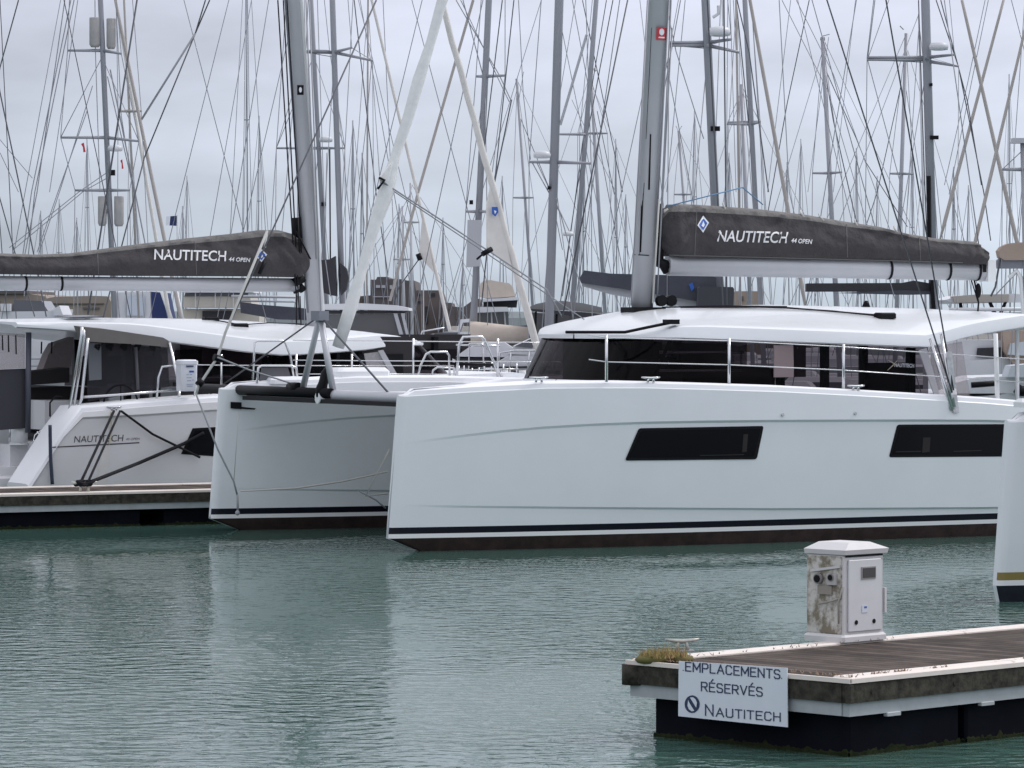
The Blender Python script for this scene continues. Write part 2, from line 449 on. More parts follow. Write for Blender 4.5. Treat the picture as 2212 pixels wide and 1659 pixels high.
def make_hull(P, yc, root, label=None, mats=None):
    L = P["L"]; b = MB()
    us = [0, 0.03, 0.1, 0.22, 0.4, 0.65, 1.0, 1.5, 2.1, 2.8, 3.6, 4.6, 5.8, 7, 8.2, 9.4, 10.6, 11.6, L - 0.6, L]
    us = sorted(set(u for u in us if u <= L))
    nr = len(ROWS); rings = []
    for u in us:
        left = []
        cutz = P.get("stern", lambda u: 9)(u)
        for r in range(nr):
            z = min(row_z(r, u, P), cutz); w_ = row_w(r, u, L, P)
            if u == 0: w_ = 0.035
            s0 = stem(z); x = s0 + u * (L - s0) / L
            left.append((x, w_, z))
        # gunwale: white rounded rail on top of the sheer
        x, w_, z = left[-1]
        if u > 0.15:
            left += [(x, w_ - 0.012, z + 0.012), (x, w_ - 0.03, z + 0.07), (x, max(w_ - 0.11, 0.02), z + 0.095), (x, max(w_ * 0.5, 0.01), z + 0.10)]
        else:
            left += [(x, w_ * 0.95, z + 0.008), (x, w_ * 0.85, z + 0.02), (x, w_ * 0.5, z + 0.03), (x, w_ * 0.25, z + 0.03)]
        k0 = k1 = 1.0
        if "stern" in P:                                  # transom narrows on the inner side only
            q_ = 1 - 0.5 * sm((u - (L - 3.6)) / 2.4)
            if yc > 1: k0 = q_
            else: k1 = q_
        ring = [(p[0], yc - p[1] * k0, p[2]) for p in left] + [(left[-1][0], yc, left[-1][2])] + [(p[0], yc + p[1] * k1, p[2]) for p in reversed(left)]
        rings.append(ring)
    n = len(rings[0])
    def mf(i, j):
        j = min(j, n - 2 - j)
        if j < 2: return 2
        if j == 2: return 1 if not P.get("yellow") else 4
        if j == 3: return 3
        if j >= nr: return 5
        return 0
    for j in range(n - 1):
        b.loft([[r[j], r[j + 1]] for r in rings], smooth=True, mi=mf(0, j))
    for r in (rings[0], rings[-1]): b.face([b.vert(p) for p in r], 0)
    ms = mats or [P.get("gel", GEL), STRIPE, P.get("anti", ANTI), NAVY, YEL, DECK]
    return b.build("hull", ms, root, label)

def taper(uF, u): return 0.74 + 0.26 * sm((u - uF) / 3.4)
def ell(uF, uC, W, u):
    if u >= uC: return W * taper(uF, u)
    t = (uC - u) / (uC - uF)
    return W * taper(uF, u) * sqrt(max(0.0, 1 - t * t)) if t < 1 else 0.0
def make_roof(P, root):
    yc = HB / 2; uF, uC, uA, W = P["roof"]; b = MB(); rings = []
    us = [uF + (uC - uF) * (1 - cos(pi / 2 * k / 9)) for k in range(10)]
    k = uC + 0.35
    while k < uA - 0.2: us.append(k); k += 0.35
    us.append(uA)
    for i, u in enumerate(us):
        hw = max(ell(uF, uC, W, u), 0.02)
        if u > uA - 0.8: hw *= 1 - 0.10 * sm((u - (uA - 0.8)) / 0.8)
        ze = pw(P["roof_edge"], u); zc = pw(P["roof_top"], u)
        th = min(P.get("roof_side", 0.21), (zc - ze) * 0.75) * (0.35 + 0.65 * sm((u - uF) / 0.9))
        half = [(0, ze + 0.10), (0.6, ze + 0.08), (0.90, ze + 0.05), (0.97, ze), (1.0, ze + 0.02), (1.0, ze + 0.06), (0.985, ze + th * 0.9), (0.965, ze + th)]
        zt = ze + th
        for t in (0.92, 0.84, 0.7, 0.5, 0.25, 0.0):
            half.append((t, zt + (zc - zt) * (1 - (t / 0.965) ** 1.9)))
        ring = [(u, yc - f * hw, z) for f, z in half] + [(u, yc + f * hw, z) for f, z in reversed(half[:-1])]
        rings.append(ring)
    b.loft(rings, closed=False)
    b.face(range(len(b.v) - len(rings[0]), len(b.v)))
    b.face(range(0, len(rings[0])))
    return b.build("coachroof", [P.get("roofmat", GEL)], root, smooth_angle=38)
def roof_z(P, u, y):
    uF, uC, uA, W = P["roof"]; hw = max(ell(uF, uC, W, u), 0.05)
    ze = pw(P["roof_edge"], u); zc = pw(P["roof_top"], u)
    th = min(P.get("roof_side", 0.21), (zc - ze) * 0.75); t = min(abs(y - HB / 2) / hw, 0.965)
    return ze + th + (zc - ze - th) * (1 - (t / 0.965) ** 1.9)
def cabin_pt(P, a, k):
    """a runs along the half outline 0 (front centre) .. 1 (corner) .. 2 (aft end); k 0 bottom .. 1 top. returns u, half width, z"""
    uFt, uCt, _, W = P["roof"]; W = W * 0.955
    uFb, uCb, uA = P["cabin"]
    uFt += 0.10
    def pt(uF, uC, a):
        if a <= 1: u = uC - (uC - uF) * cos(a * pi / 2); return u, W * taper(uFt, u) * sin(a * pi / 2)
        u = uC + (uA - uC) * (a - 1); return u, W * taper(uFt, u)
    ub, wb_ = pt(uFb, uCb, a); ut, wt = pt(uFt, uCt, a)
    zb = pw(P["sheer"], max(ub, 2.2)) + 0.07 + P.get("cabz", 0); zt = pw(P["roof_edge"], ut) + 0.06
    return lerp(ub, ut, k), lerp(wb_, wt, k), lerp(zb, zt, k)
def cabin_ribbon(P, a0, a1, k0, k1, side, name, m, root, off=0.0, n=24):
    b = MB(); rings = []
    for i in range(n + 1):
        a = lerp(a0, a1, i / n)
        r = []
        for k in (k0, k1):
            u, w_, z = cabin_pt(P, a, k); r.append((u - (off if a < 1 else 0), HB / 2 + side * (w_ + off), z))
        rings.append(r)
    b.loft(rings, smooth=True)
    return b.build(name, m, root)

def make_cat(P, fr, label, group=None):
    root = thing("sailing_catamaran", fr, label, "catamaran", group)
    L = P["L"]
    hulls = []
    for yc in (0.0, HB): hulls.append(make_hull(P, yc, root))
    # bridge deck between the hulls
    b = MB(); ub = P.get("nacelle", 4.0)
    prof = [(ub, 2.20), (ub + 0.1, 1.55), (ub + 0.9, 0.95), (L - 1.0, 0.95), (L - 1.0, 1.15), (8.9, 1.35), (8.9, 2.05), (ub + 0.6, 2.28)]
    b.prism([(u, 0.25, z) for u, z in prof], (0, HB - 0.5, 0))
    b.build("bridge_deck", [DECK], root, smooth_angle=30)
    # trampoline net and longeron
    b = MB(); y0, y1 = 0.30, HB - 0.30
    x0, x1 = P["beam_u"] + 0.12, ub + 0.02
    b.box((x0, y0, 2.075), (x1, y1, 2.085))
    b.build("trampoline", [NET], root)
    b = MB().tube([(P["beam_u"] - 0.15, HB/2, 2.06), (ub + 0.1, HB/2, 2.06)], 0.085, 10)
    b.build("longeron", [WHITE], root)
    # crossbeam: black padded half, bare aluminium half
    zb_ = P.get("beam_z", 2.10); xb_ = P["beam_u"]
    beam = MB().tube([(xb_, 0.10, zb_), (xb_, HB - 0.10, zb_)], 0.085, 12).build("crossbeam", [ALU], root)
    MB().box((xb_ - 0.13, 0.35, zb_ - 0.115), (xb_ - 0.02, HB - 0.35, zb_ - 0.055)).build("beam_dark_strip", [BLACK], beam)  # black strip along the beam's lower front edge
    # cabin shell
    make_roof(P, root)
    uA = P["cabin"][2]
    for side in (-1, 1):
        cabin_ribbon(P, 0.0, 1.0, 0.0, 1.0, side, "front_window", [GLASS], root)
        cabin_ribbon(P, 1.0, 2.0, 0.0, 1.0, side, "side_window", [GLASS], root, n=14)
        cabin_ribbon(P, 0.0, 2.0, -0.07, 0.03, side, "window_sill", [P.get("gel", GEL)], root, off=0.012, n=40)
        cabin_ribbon(P, 0.0, 2.0, 0.94, 1.08, side, "window_header", [LOCKER], root, off=0.006, n=40)
    for a in (0.36, 0.86):
        for side in (-1, 1):
            cabin_ribbon(P, a, a + 0.05, 0, 1, side, "window_post", [BLACK], root, off=-0.03, n=3)
    # interior seen through the glass
    b = MB(); yc = HB / 2
    b.box((P["cabin"][1] + 0.3, yc - 2.3, 1.4), (uA - 0.1, yc + 2.3, 1.45))
    b.box((uA - 3.2, yc + 0.9, 1.45), (uA - 0.6, yc + 2.35, 2.12), 1)
    b.box((uA - 3.2, yc - 2.35, 1.45), (uA - 1.2, yc - 1.2, 2.08), 1)
    b.box((P["cabin"][1] + 0.5, yc - 1.6, 1.45), (P["cabin"][1] + 1.3, yc + 1.8, 2.22), 0)
    b.box((P["cabin"][1] + 1.6, yc - 0.3, 1.9), (P["cabin"][1] + 3.0, yc + 0.9, 2.45), 1)
    for u, y in ((uA - 0.05, -2.2), (uA - 0.05, -0.9), (uA - 0.05, 0.2), (uA - 0.05, 1.5), (uA - 1.8, 2.38), (uA - 3.0, 2.38), (P["cabin"][1]+1.4, 1.2), (P["cabin"][1]+1.4, 1.9)):
        b.box((u - 0.05, yc + y - 0.06, 1.45), (u + 0.05, yc + y + 0.06, 2.85), 2)
    b.box((uA - 2.6, yc - 2.42, 2.35), (uA - 2.05, yc - 2.40, 2.82), 3)
    b.box((uA - 1.6, yc + 2.40, 2.42), (uA - 0.5, yc + 2.42, 2.82), 3)
    b.box((P["cabin"][1] + 0.9, yc + 2.0, 2.2), (P["cabin"][1] + 2.6, yc + 2.3, 2.6), 2)
    cf = P["cabin"][1]
    b.box((cf + 0.7, yc + 2.2, 1.45), (cf + 2.3, yc + 2.28, 2.9), 0)
    b.box((cf + 0.75, yc - 0.9, 2.2), (cf + 1.0, yc + 0.6, 2.6), 1); b.box((cf + 1.2, yc - 1.9, 1.45), (cf + 1.9, yc - 0.9, 2.5), 1)
    b.box((cf + 2.2, yc + 1.2, 2.3), (cf + 2.6, yc + 1.25, 2.75), 3); b.box((uA - 1.55, yc + 2.3, 2.2), (uA - 1.4, yc + 2.36, 2.85), 3)
    b.box((uA - 2.3, yc + 2.3, 2.2), (uA - 2.15, yc + 2.36, 2.85), 3); b.box((uA - 0.9, yc - 2.2, 1.5), (uA - 0.1, yc - 2.1, 2.55), 0)
    b.build("saloon_interior", [LOCKER, BROWN, BLACK, mat("rose_blind", (0.20, 0.155, 0.16), 0.8)], root)
    for k, (pts) in enumerate((((cf + 0.1, yc - 1.75, 2.72), (cf + 1.3, yc - 2.2, 2.72)), ((cf + 0.1, yc - 1.7, 2.45), (cf + 1.3, yc - 2.1, 2.45)))):
        MB().tube(pts, 0.022, 6).build("grab_rail", [STEEL], root)
    # helm end: cockpit floor, seats and after posts
    b = MB()
    b.box((uA, 0.6, 1.36), (L - 1.0, HB - 0.6, 1.42))
    b.box((L - 1.6, 1.2, 1.42), (L - 1.0, HB - 1.2, 1.85))
    b.box((uA + 0.5, HB/2 - 0.7, 1.42), (uA + 1.5, HB/2 + 0.7, 2.05))
    b.build("cockpit_seating", [P.get("gel", GEL)], root)
    return root, hulls

def gnd_tube(name, pts, r, m, parent, seg=6): return MB().tube(pts, r, seg).build(name, m, parent)

# --- the big catamaran, bow to the left
OX = Vector(((836 - 1106) / F * 53.5, 53.5, 0))
RF = Frame(OX, 28)
RP = dict(L=13.4, sheer=SHEER, knu=KNU, roof=(4.62, 5.30, 12.75, 2.72), cabin=(4.32, 4.98, 9.25), beam_u=0.52,
          roof_edge=[(4.17, 2.91), (5.2, 2.92), (9.2, 2.77), (10.0, 2.95), (11.3, 3.12), (12.75, 3.14)],
          roof_top=[(4.6, 3.02), (5.1, 3.22), (5.8, 3.36), (8.0, 3.43), (10.5, 3.38), (11.6, 3.30), (12.75, 3.20)])
rc, rh = make_cat(RP, RF, "large white catamaran in front, bow left, its dark sail cover lettered")
Lh = RP["L"]
rs = lambda off=0.004, P=RP, yc=0.0: (lambda px, py: RF.surf(px, py, lambda x, z: yc - hull_hw(max(x, 0), z, P["L"], P) - off, yc - 0.6))
for q in ([(1380, 925), (1650, 920), (1635, 992), (1350, 995)], [(1938, 917), (2208, 916), (2198, 986), (1920, 988)]):
    o = pix_round(q, 5, rs(0.004)).build("hull_window", [BLACK], rh[0])
    cx = sum(p[0] for p in q) / 4; cy = sum(p[1] for p in q) / 4
    qi = [(cx + (x - cx) * 0.955, cy + (y - cy) * 0.84) for x, y in q]
    pix_round(qi, 4, rs(0.009)).build("glass_pane", [mat("dark_glass", (0.004, 0.004, 0.006), 0.12, spec=0.14)], o)
for px, py in ((1690, 896), (1847, 893)):
    p = rs(0.0)(px, py); MB().tube([p, p - Vector((0, 0.02, 0))], 0.022, 10).build("drain_fitting", [STEEL], rh[0])

# mast
def mast_axis(fr, P, basepx, toppx, y=HB/2):
    a = fr.py(basepx[0], basepx[1], y); t = fr.py(toppx[0], toppx[1], y); return a, t
ma, mt = mast_axis(RF, RP, (1387, 668), (1424, 0))
mdir = (mt - ma).normalized()
RTOP = ma + mdir * (19.8 / mdir.z)
m_ = MB().tube([ma - mdir * 0.1, RTOP], 0.175, 20, flat=0.66, flatdir=(1, 0, 0))
rmast = m_.build("mast", [ALU], rc)
# luff track, white and thick to paint the lit after side; dark exit slots
trk = MB().tube([ma + Vector((0.165, 0, 0.9)) , RTOP + Vector((0.165, 0, -0.3))], 0.055, 10).build("sail_track", [WHITE], rmast)
def mast_px(px, py, off=0.0):
    return RF.surf(px, py, lambda x, z: HB/2 - 0.12 - off, HB/2 - 0.12)
def on_mast(fr, a, d, R, flat, off=0.004):
    def f(px, py):
        def fn(x, z):
            c = a + d * ((z - a.z) / d.z); t = max(-1, min(1, (x - c.x) / R)); s = sqrt(1 - t * t)
            return c.y + fn.sgn * (R * flat * s + off)
        fn.sgn = f.sgn
        return fr.surf(px, py, fn, a.y)
    f.sgn = -1
    return f
om = on_mast(RF, ma, mdir, 0.175, 0.66, 0.006)
for q in ([(1396, 137), (1400, 137), (1398, 160), (1394, 160)], [(1404, 290), (1407, 290), (1404, 410), (1400, 410)], [(1386, 400), (1391, 400), (1385, 545), (1381, 545)],
          [(1407, 60), (1408, 60), (1396, 300), (1395, 300)], [(1391, 395), (1392, 395), (1382, 550), (1381, 550)]):
    pix_patch(q, om, 1, 8).build("halyard_slot", [BLACK], rmast)
pix_patch([(1368, 549), (1402, 551), (1402, 553), (1368, 551)], om, 6, 1).build("mast_joint", [BLACK], rmast)
st = pix_patch([(1419, 58), (1440, 60), (1439, 87), (1417, 86)], on_mast(RF, ma, mdir, 0.178, 0.68, 0.012), 6, 2).build("sticker", [RED], rmast)
mm = on_mast(RF, ma, mdir, 0.178, 0.68, 0.016)
b = MB(); ring = [mm(1429.5 + 5.5*cos(t*pi/6), 69 + 7.5*sin(t*pi/6)) for t in range(12)]; b.face([b.vert(p) for p in ring]); b.build("emblem", [BLUEW], st)
pix_patch([(1423, 79), (1436, 80), (1435, 83), (1422, 82)], mm, 2, 1).build("emblem", [BLUEW], st)
# mast foot hardware
b = MB()
b.box((ma.x - 0.26, ma.y - 0.2, ma.z - 0.14), (ma.x + 0.3, ma.y + 0.2, ma.z + 0.03))
for dx, dy in ((0.28, -0.1), (0.36, 0.05), (0.22, -0.2), (0.42, -0.15)): b.tube([(ma.x + dx, ma.y + dy - 0.04, ma.z + 0.13), (ma.x + dx, ma.y + dy + 0.04, ma.z + 0.13)], 0.085, 12)
b.build("mast_base", [BLACK], rmast)
# boom
def polyline_z(tab): return lambda x: pw(tab, x)
def make_boom(fr, P, root, pa, pb, r, y, bands, mastside):
    a = fr.py(*pa, y); c = fr.py(*pb, y)
    bm_ = MB().tube([a, c], r, 18, flat=0.72, flatdir=(0, 0, 1)).build("boom", [ALU], root)
    for bx in bands:
        p = fr.py(bx, lerp(pa[1], pb[1], (bx - pa[0]) / (pb[0] - pa[0])), y)
        MB().tube([p - (c - a).normalized() * 0.02, p + (c - a).normalized() * 0.02], r * 1.04, 18, flat=0.75, flatdir=(0, 0, 1)).build("reef_line", [DARK], bm_)
    return bm_, a, c
def make_cover(fr, root, top, bot, y, wmax, name="sail_cover", seedx=0.0, matl=None, n=150, wrk=0.02):
    """stack-pack cover: top and bottom outline in picture points (left to right)"""
    T = [fr.py(px, py, y) for px, py in top]; Bq = [fr.py(px, py, y) for px, py in bot]
    T.sort(key=lambda p: p.x); Bq.sort(key=lambda p: p.x)
    tt = [(p.x, p.z) for p in T]; bb = [(p.x, p.z) for p in Bq]
    x0 = max(tt[0][0], bb[0][0]); x1 = min(tt[-1][0], bb[-1][0])
    def hw(x, z):
        zt = pw(tt, x); zb = pw(bb, x); t = (z - zb) / max(zt - zb, 0.02); t = max(0, min(1, t))
        e = min(1.0, sqrt(max(0.0, min(x - x0, x1 - x) / 0.25)))
        base = wmax * (0.55 + 0.45 * sin(pi * min(t * 1.15 + 0.12, 1.0))) if t < 0.86 else wmax * (0.55 + 0.45 * sin(pi * min(0.86 * 1.15 + 0.12, 1.0))) * sqrt(max(0, 1 - ((t - 0.86) / 0.14) ** 2))
        wr = mnoise.fractal(Vector((x * 1.3 + seedx, z * 4.0 + x * 1.2, seedx)), 0.8, 2.2, 3) * wrk
        wr += mnoise.noise(Vector((x * 0.8 + z * 5 + seedx * 3, z * 1.5, 4.0))) * wrk * 0.8
        e2 = math.exp(-min(x - x0, x1 - x) / 0.7)
        wr += (abs(mnoise.noise(Vector((x * 5.0 - z * 4.0 + seedx, z * 1.2, 1.0)))) - 0.2) * 0.30 * e2
        wr += (abs(mnoise.noise(Vector((x * 2.6 - z * 3.0, z * 0.9, 7.0 + seedx)))) - 0.2) * 0.17 * sm((t - 0.55) / 0.4)
        return max(0.012, (base + wr * (0.3 + t)) * e)
    b = MB(); rings = []
    for i in range(n + 1):
        x = lerp(x0, x1, 0.5 - 0.5 * cos(pi * i / n)); zt = pw(tt, x); zb = pw(bb, x); near = []; far = []
        for k in range(15):
            t = k / 14; z = lerp(zb, zt, t); q = hw(x, z)
            if k == 14: q = 0.01
            near.append((x, y - q, z)); far.append((x, y + q, z))
        rings.append(near + far[::-1])
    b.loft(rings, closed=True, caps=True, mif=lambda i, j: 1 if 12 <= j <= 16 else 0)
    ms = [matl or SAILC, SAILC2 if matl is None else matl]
    return b.build(name, ms, root, smooth_angle=60), hw
rboom, ba, bc = make_boom(RF, RP, rc, (1441, 573), (2138, 585), 0.158, HB/2, (1919, 2046, 2110), 'l')
# boom end cap and gooseneck
MB().box((bc.x - 0.12, bc.y - 0.13, bc.z - 0.17), (bc.x + 0.03, bc.y + 0.13, bc.z + 0.17)).build("boom_end_cap", [WHITE], rboom)
pix_patch([(2123, 571), (2131, 571), (2131, 588), (2123, 588)], lambda px, py: RF.py(px, py, HB/2 - 0.137), 1, 1).build("sheave_box", [BLACK], rboom)
b = MB(); b.tube([RF.py(1408, 560, HB/2), RF.py(1444, 575, HB/2)], 0.08, 10); b.tube([RF.py(1412, 540, HB/2), RF.py(1440, 588, HB/2)], 0.06, 8)
b.build("gooseneck", [BLACK], rboom)
top = [(1424, 470), (1440, 442), (1470, 441), (1500, 442), (1560, 446), (1640, 452), (1740, 464), (1820, 478), (1900, 490), (1960, 505), (2020, 515), (2080, 520), (2105, 522), (2122, 535), (2133, 556)]
bot = [(1424, 532), (1440, 553), (1470, 557), (1640, 556), (1900, 561), (2000, 566), (2090, 572), (2120, 571), (2133, 562)]
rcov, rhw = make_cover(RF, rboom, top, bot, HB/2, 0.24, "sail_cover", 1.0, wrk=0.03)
cmap = lambda fr, hw, y, s=-1, off=0.012: (lambda px, py: fr.surf(px, py, lambda x, z: y + s * (hw(x, z) + off), y))
cm = cmap(RF, rhw, HB/2)
pix_text(RF, "NAUTITECH", 1549, 521, 1703, 525, 25, cm, [LETTER], rcov, shear=0.22, bold=0.013)
pix_text(RF, "44 OPEN", 1709, 524, 1755, 527, 10, cm, [LETTER], rcov, shear=0.25, bold=0.02)
def diamond(cx, cy, wx, wy, mapper, root, tilt=0):
    def poly(k, mapp, m, name, par):
        b = MB(); pts = [(0, -1), (1, -0.15), (0, 1), (-1, 0.15)]
        b.face([b.vert(mapp(cx + x * wx * k, cy + y * wy * k)) for x, y in pts]); return b.build(name, m, par)
    o = poly(1.0, mapper(0.016), [BLUEW], "badge", root)
    poly(0.72, mapper(0.020), [BLUE], "emblem", o)
    b = MB(); mp_ = mapper(0.024)
    b.face([b.vert(mp_(cx + x * wx, cy + y * wy)) for x, y in ((0.05, -0.35), (0.3, 0.1), (0.05, 0.38), (-0.28, 0.2))]); b.build("emblem", [BLUEW], o)
diamond(1519, 484, 12.5, 18.5, lambda o: cmap(RF, rhw, HB/2, -1, o), rcov)
for px, py in ((1560, 446), (1727, 463), (1768, 470), (1845, 482), (1930, 497)):
    p = RF.py(px, py + 4, HB/2); hh = rhw(p.x, p.z)
    MB().tube([(p.x, HB/2 - hh - 0.01, p.z - 0.02), (p.x, HB/2 - 0.03, p.z + 0.05), (p.x + 0.01, HB/2, p.z + 0.09)], 0.014, 6).build("batten_clip", [ROPEW], rcov)
seam_m = mat("canvas_seam", (0.13, 0.125, 0.125), 0.9)
for x0, y0, x1, y1 in ((1505, 446, 1500, 552), (1828, 484, 1830, 556), (1985, 511, 1988, 563)):
    pix_patch([(x0, y0), (x0 + 1.6, y0), (x1 + 1.6, y1), (x1, y1)], cmap(RF, rhw, HB/2, -1, 0.008), 1, 14).build("seam", [seam_m], rcov)
pix_patch([(1445, 550), (2080, 566), (2080, 568), (1445, 552)], cmap(RF, rhw, HB/2, -1, 0.008), 60, 1).build("seam", [seam_m], rcov)
hint = mat("dim_interior_trim", (0.035, 0.03, 0.032), 0.7, spec=0.1)
for q in ([(1512, 983), (1608, 981), (1607, 983), (1512, 985)], [(1606, 938), (1616, 938), (1613, 976), (1603, 977)], [(1994, 945), (2010, 945), (2008, 976), (1992, 978)], [(1935, 975), (1990, 974), (1990, 976), (1935, 977)], [(2060, 974), (2120, 972), (2120, 974), (2060, 976)]):
    pix_patch(q, rs(0.013), 2, 2).build("blind_edge", [hint], rh[0])
# rolls of sail between mast and cover
b = MB()
random.seed(3)
for i in range(9):
    y = 455 + i * 9
    b.tube([RF.py(1419 + random.uniform(-3, 3), y, HB/2), RF.py(1432, y + random.uniform(-6, 10), HB/2), RF.py(1442, y + random.uniform(-10, 12), HB/2)], 0.035, 6)
b.build("sail_slides", [SAILT], rboom)
b = MB(); b.tube([RF.py(1423, 440, HB/2), RF.py(1427, 560, HB/2)], 0.05, 8); b.tube([RF.py(1432, 450, HB/2-0.05), RF.py(1420, 545, HB/2-0.05)], 0.02, 6)
b.build("luff_fold", [BLACK], rboom)
# lazy jacks, halyards and lines by the mast
for q in (((1441, 446), (1604, 405)), ((1604, 405), (1648, 442))):
    wire("lazy_jack", RF.py(*q[0], HB/2 - 0.1), RF.py(*q[1], HB/2 - 0.1), 0.010, [mat("blue_line", (0.10, 0.22, 0.36), 0.8)], rboom)
for px0, py0, px1, py1, m in ((1445, 0, 1409, 668, ALUD), (1450, 0, 1419, 660, ROPEG), (1452, 60, 1424, 560, WIREL), (1399, 0, 1363, 660, WIREL)):
    wire("halyard", RF.py(px0, py0, HB/2 - 0.13), RF.py(px1, py1, HB/2 - 0.13), 0.012, [m], rmast)
wire("halyard", RF.py(1424, 430, HB/2 - 0.2), RF.py(1410, 655, HB/2 - 0.2), 0.016, [ROPEW], rmast)
# shrouds to the near side
for (a, bq, c, y2) in (((1744, 0), (2009, 742), (2057, 885), -0.72), ((1904, 0), (2020, 655), (2060, 880), -0.72)):
    foot = rs(0.02)(c[0], c[1]); mid = RF.py(bq[0], bq[1], -0.55)
    d = ray(a[0], a[1])
    # upper end sits on the mast: choose the point of the sight ray nearest the line foot-mast
    for k in range(1):
        up = RTOP if a[0] > 1850 else ma + mdir * (11.5 / mdir.z)
    wire("shroud", foot + Vector((0, 0, 0.25)), up, 0.0125, [WIRE], rc)
    dd = (up - foot).normalized()
    MB().tube([foot, foot + dd * 0.5, foot + dd * 1.1], [0.035, 0.03, 0.022], 8).build("turnbuckle", [STEEL], rc)
pl = pix_patch([(2043, 760), (2056, 760), (2072, 892), (2060, 892)], lambda px, py: rs(0.03)(px, py) if py > 850 else RF.py(px, py, -0.74), 2, 10)
pl.build("chainplate", [mat("brushed_steel", (0.62, 0.62, 0.63), 0.35, metal=0.5, noise=(14, 0.7, (0.3, 0.3, 0.32)))], rc)
for side_up in (RTOP, ma + mdir * (11.5 / mdir.z)):
    wire("shroud", (9.6, HB + 0.72, 1.95), side_up, 0.0125, [WIRE], rc)
# forestay with the furled jib
ja = RF.py(957, 0, HB/2); jb = RF.py(716, 800, HB/2)
jd = (ja - jb).normalized(); jtop = jb + jd * ((RTOP.z - 2.0 - jb.z) / jd.z)
b = MB(); pts = []; rad = []
for k in range(31):
    t = k / 30; p = jb.lerp(jtop, t * 0.9 + 0.018); z = p.z
    r_ = 0.088 * (1 - 0.42 * t) + 0.012 * sin(k * 2.1) + (0.025 if 0.1 < t < 0.16 else 0)
    pts.append(p + Vector((0.012 * sin(k * 3.3), 0.012 * cos(k * 2.3), 0))); rad.append(r_)
b.tube(pts, rad, 14)
jib = b.build("furled_jib", [SAIL], rc)
b = MB(); c0 = RF.py(846, 352, HB/2 - 0.1); c1 = RF.py(820, 385, HB/2 - 0.1); c2 = RF.py(838, 398, HB/2 - 0.1); c3 = RF.py(850, 375, HB/2)
b.prism([c0, c1, c2, c3], (0, 0.06, 0)); b.build("clew", [SAIL], jib)
MB().tube([RF.py(819, 384, HB/2 - 0.12), RF.py(831, 389, HB/2 - 0.12), RF.py(816, 408, HB/2 - 0.12)], 0.02, 6).build("clew_ring", [BLACK], jib)
wire("forestay", jb, RF.py(703, 838, HB/2), 0.02, [STEEL], rc)
b = MB(); d0 = RF.py(698, 828, HB/2); b.tube([d0 - jd * 0.22, d0 - jd * 0.1, d0, d0 + jd * 0.15, d0 + jd*0.26], [0.04, 0.085, 0.07, 0.075, 0.03], 14)
b.build("furling_drum", [BLACK], rc)
# seagull striker (A frame) over the crossbeam
apex = RF.py(691, 682, HB/2)
for px in (650, 722):
    f = RF.py(px, 862, HB/2); f = Vector((RP["beam_u"], f.y + (0.28 if px < 700 else -0.28), 2.15))
    g = RF.px(px, 858, RP["beam_u"])
    MB().tube([g, apex], [0.05, 0.042], 12).build("striker_leg", [ALU], rc)
MB().box((apex.x - 0.08, apex.y - 0.14, apex.z - 0.07), (apex.x + 0.08, apex.y + 0.14, apex.z + 0.07)).build("striker_cap", [ALUD], rc)
wire("bridle", apex, RF.px(862, 874, RP["beam_u"]), 0.016, [WIRE], rc)
wire("bridle", apex, RF.px(455, 850, RP["beam_u"]), 0.013, [WIRE], rc)
# black padding on the far half of the beam
pb0 = RF.px(446, 854, 0.5); pb1 = RF.px(722, 872, 0.5)
MB().tube([(0.45, pb0.y, 2.13), (0.45, pb1.y, 2.13)], 0.075, 12).build("beam_padding", [BLACK], rc)
pd = RF.px(636, 858, 0.45); MB().tube([(0.45, pd.y - 0.15, 2.2), (0.45, pd.y + 0.15, 2.2)], 0.075, 12).build("block_cover", [BLACK], rc)
# dark fairlead and line locker on the inner face of the far bow
ys = HB
fm = lambda px, py: RF.surf(px, py, lambda x, z: HB - hull_hw(max(x, 0), z, Lh, RP) - 0.006, HB - 0.3)
pix_patch([(498, 868), (522, 869), (522, 884), (498, 882)], fm, 2, 1).build("bow_roller", [BLACK], rh[1])
pix_patch([(516, 878), (553, 882), (550, 885), (515, 883)], fm, 2, 1).build("bow_roller", [BLACK], rh[1])
# lines hanging at the far bow
def pline(name, pxs, y, r, m, parent, fr=RF):
    return MB().tube([fr.py(a, b_, y) for a, b_ in pxs], r, 5).build(name, [m], parent)
pline("dock_line", [(423, 850), (470, 970), (505, 1040), (512, 1068)], HB - 0.75, 0.014, ROPEG, rc)
pline("dock_line", [(513, 1068), (514, 1108)], HB - 0.75, 0.018, ROPEG, rc)
MB().ball(RF.py(513, 1108, HB - 0.75), 0.035, 0.035, 0.04).build("shackle", [ROPEG], rc)
pline("dock_line", [(515, 890), (512, 945), (505, 1040)], HB - 0.7, 0.006, ROPEW, rc)
pline("dock_line", [(520, 1061), (640, 1055), (740, 1040), (837, 1019)], HB - 1.0, 0.013, ROPEW, rc)
pline("dock_line", [(842, 970), (790, 1072), (837, 1066)], HB - 2.2, 0.014, ROPEW, rc)
pline("dock_line", [(776, 1061), (812, 1080), (833, 1098)], HB - 2.2, 0.013, ROPEG, rc)
pline("halyard", [(813, 0), (560, 560), (487, 718)], HB - 0.6, 0.013, WIRE, rc)
pline("halyard", [(577, 500), (487, 718), (470, 772), (428, 835), (424, 852)], HB - 0.6, 0.022, ROPEW, rc)
pline("halyard", [(470, 772), (540, 800), (700, 850)], HB - 2.0, 0.013, ROPEG, rc)
MB().tube([RF.py(462, 772, HB - 0.6), RF.py(480, 776, HB - 0.6)], 0.055, 8).build("snap_shackle", [BLACK], rc)
MB().tube([RF.py(436, 822, HB - 0.6), RF.py(428, 832, HB - 0.6)], 0.06, 8).build("snap_shackle", [BLACK], rc)
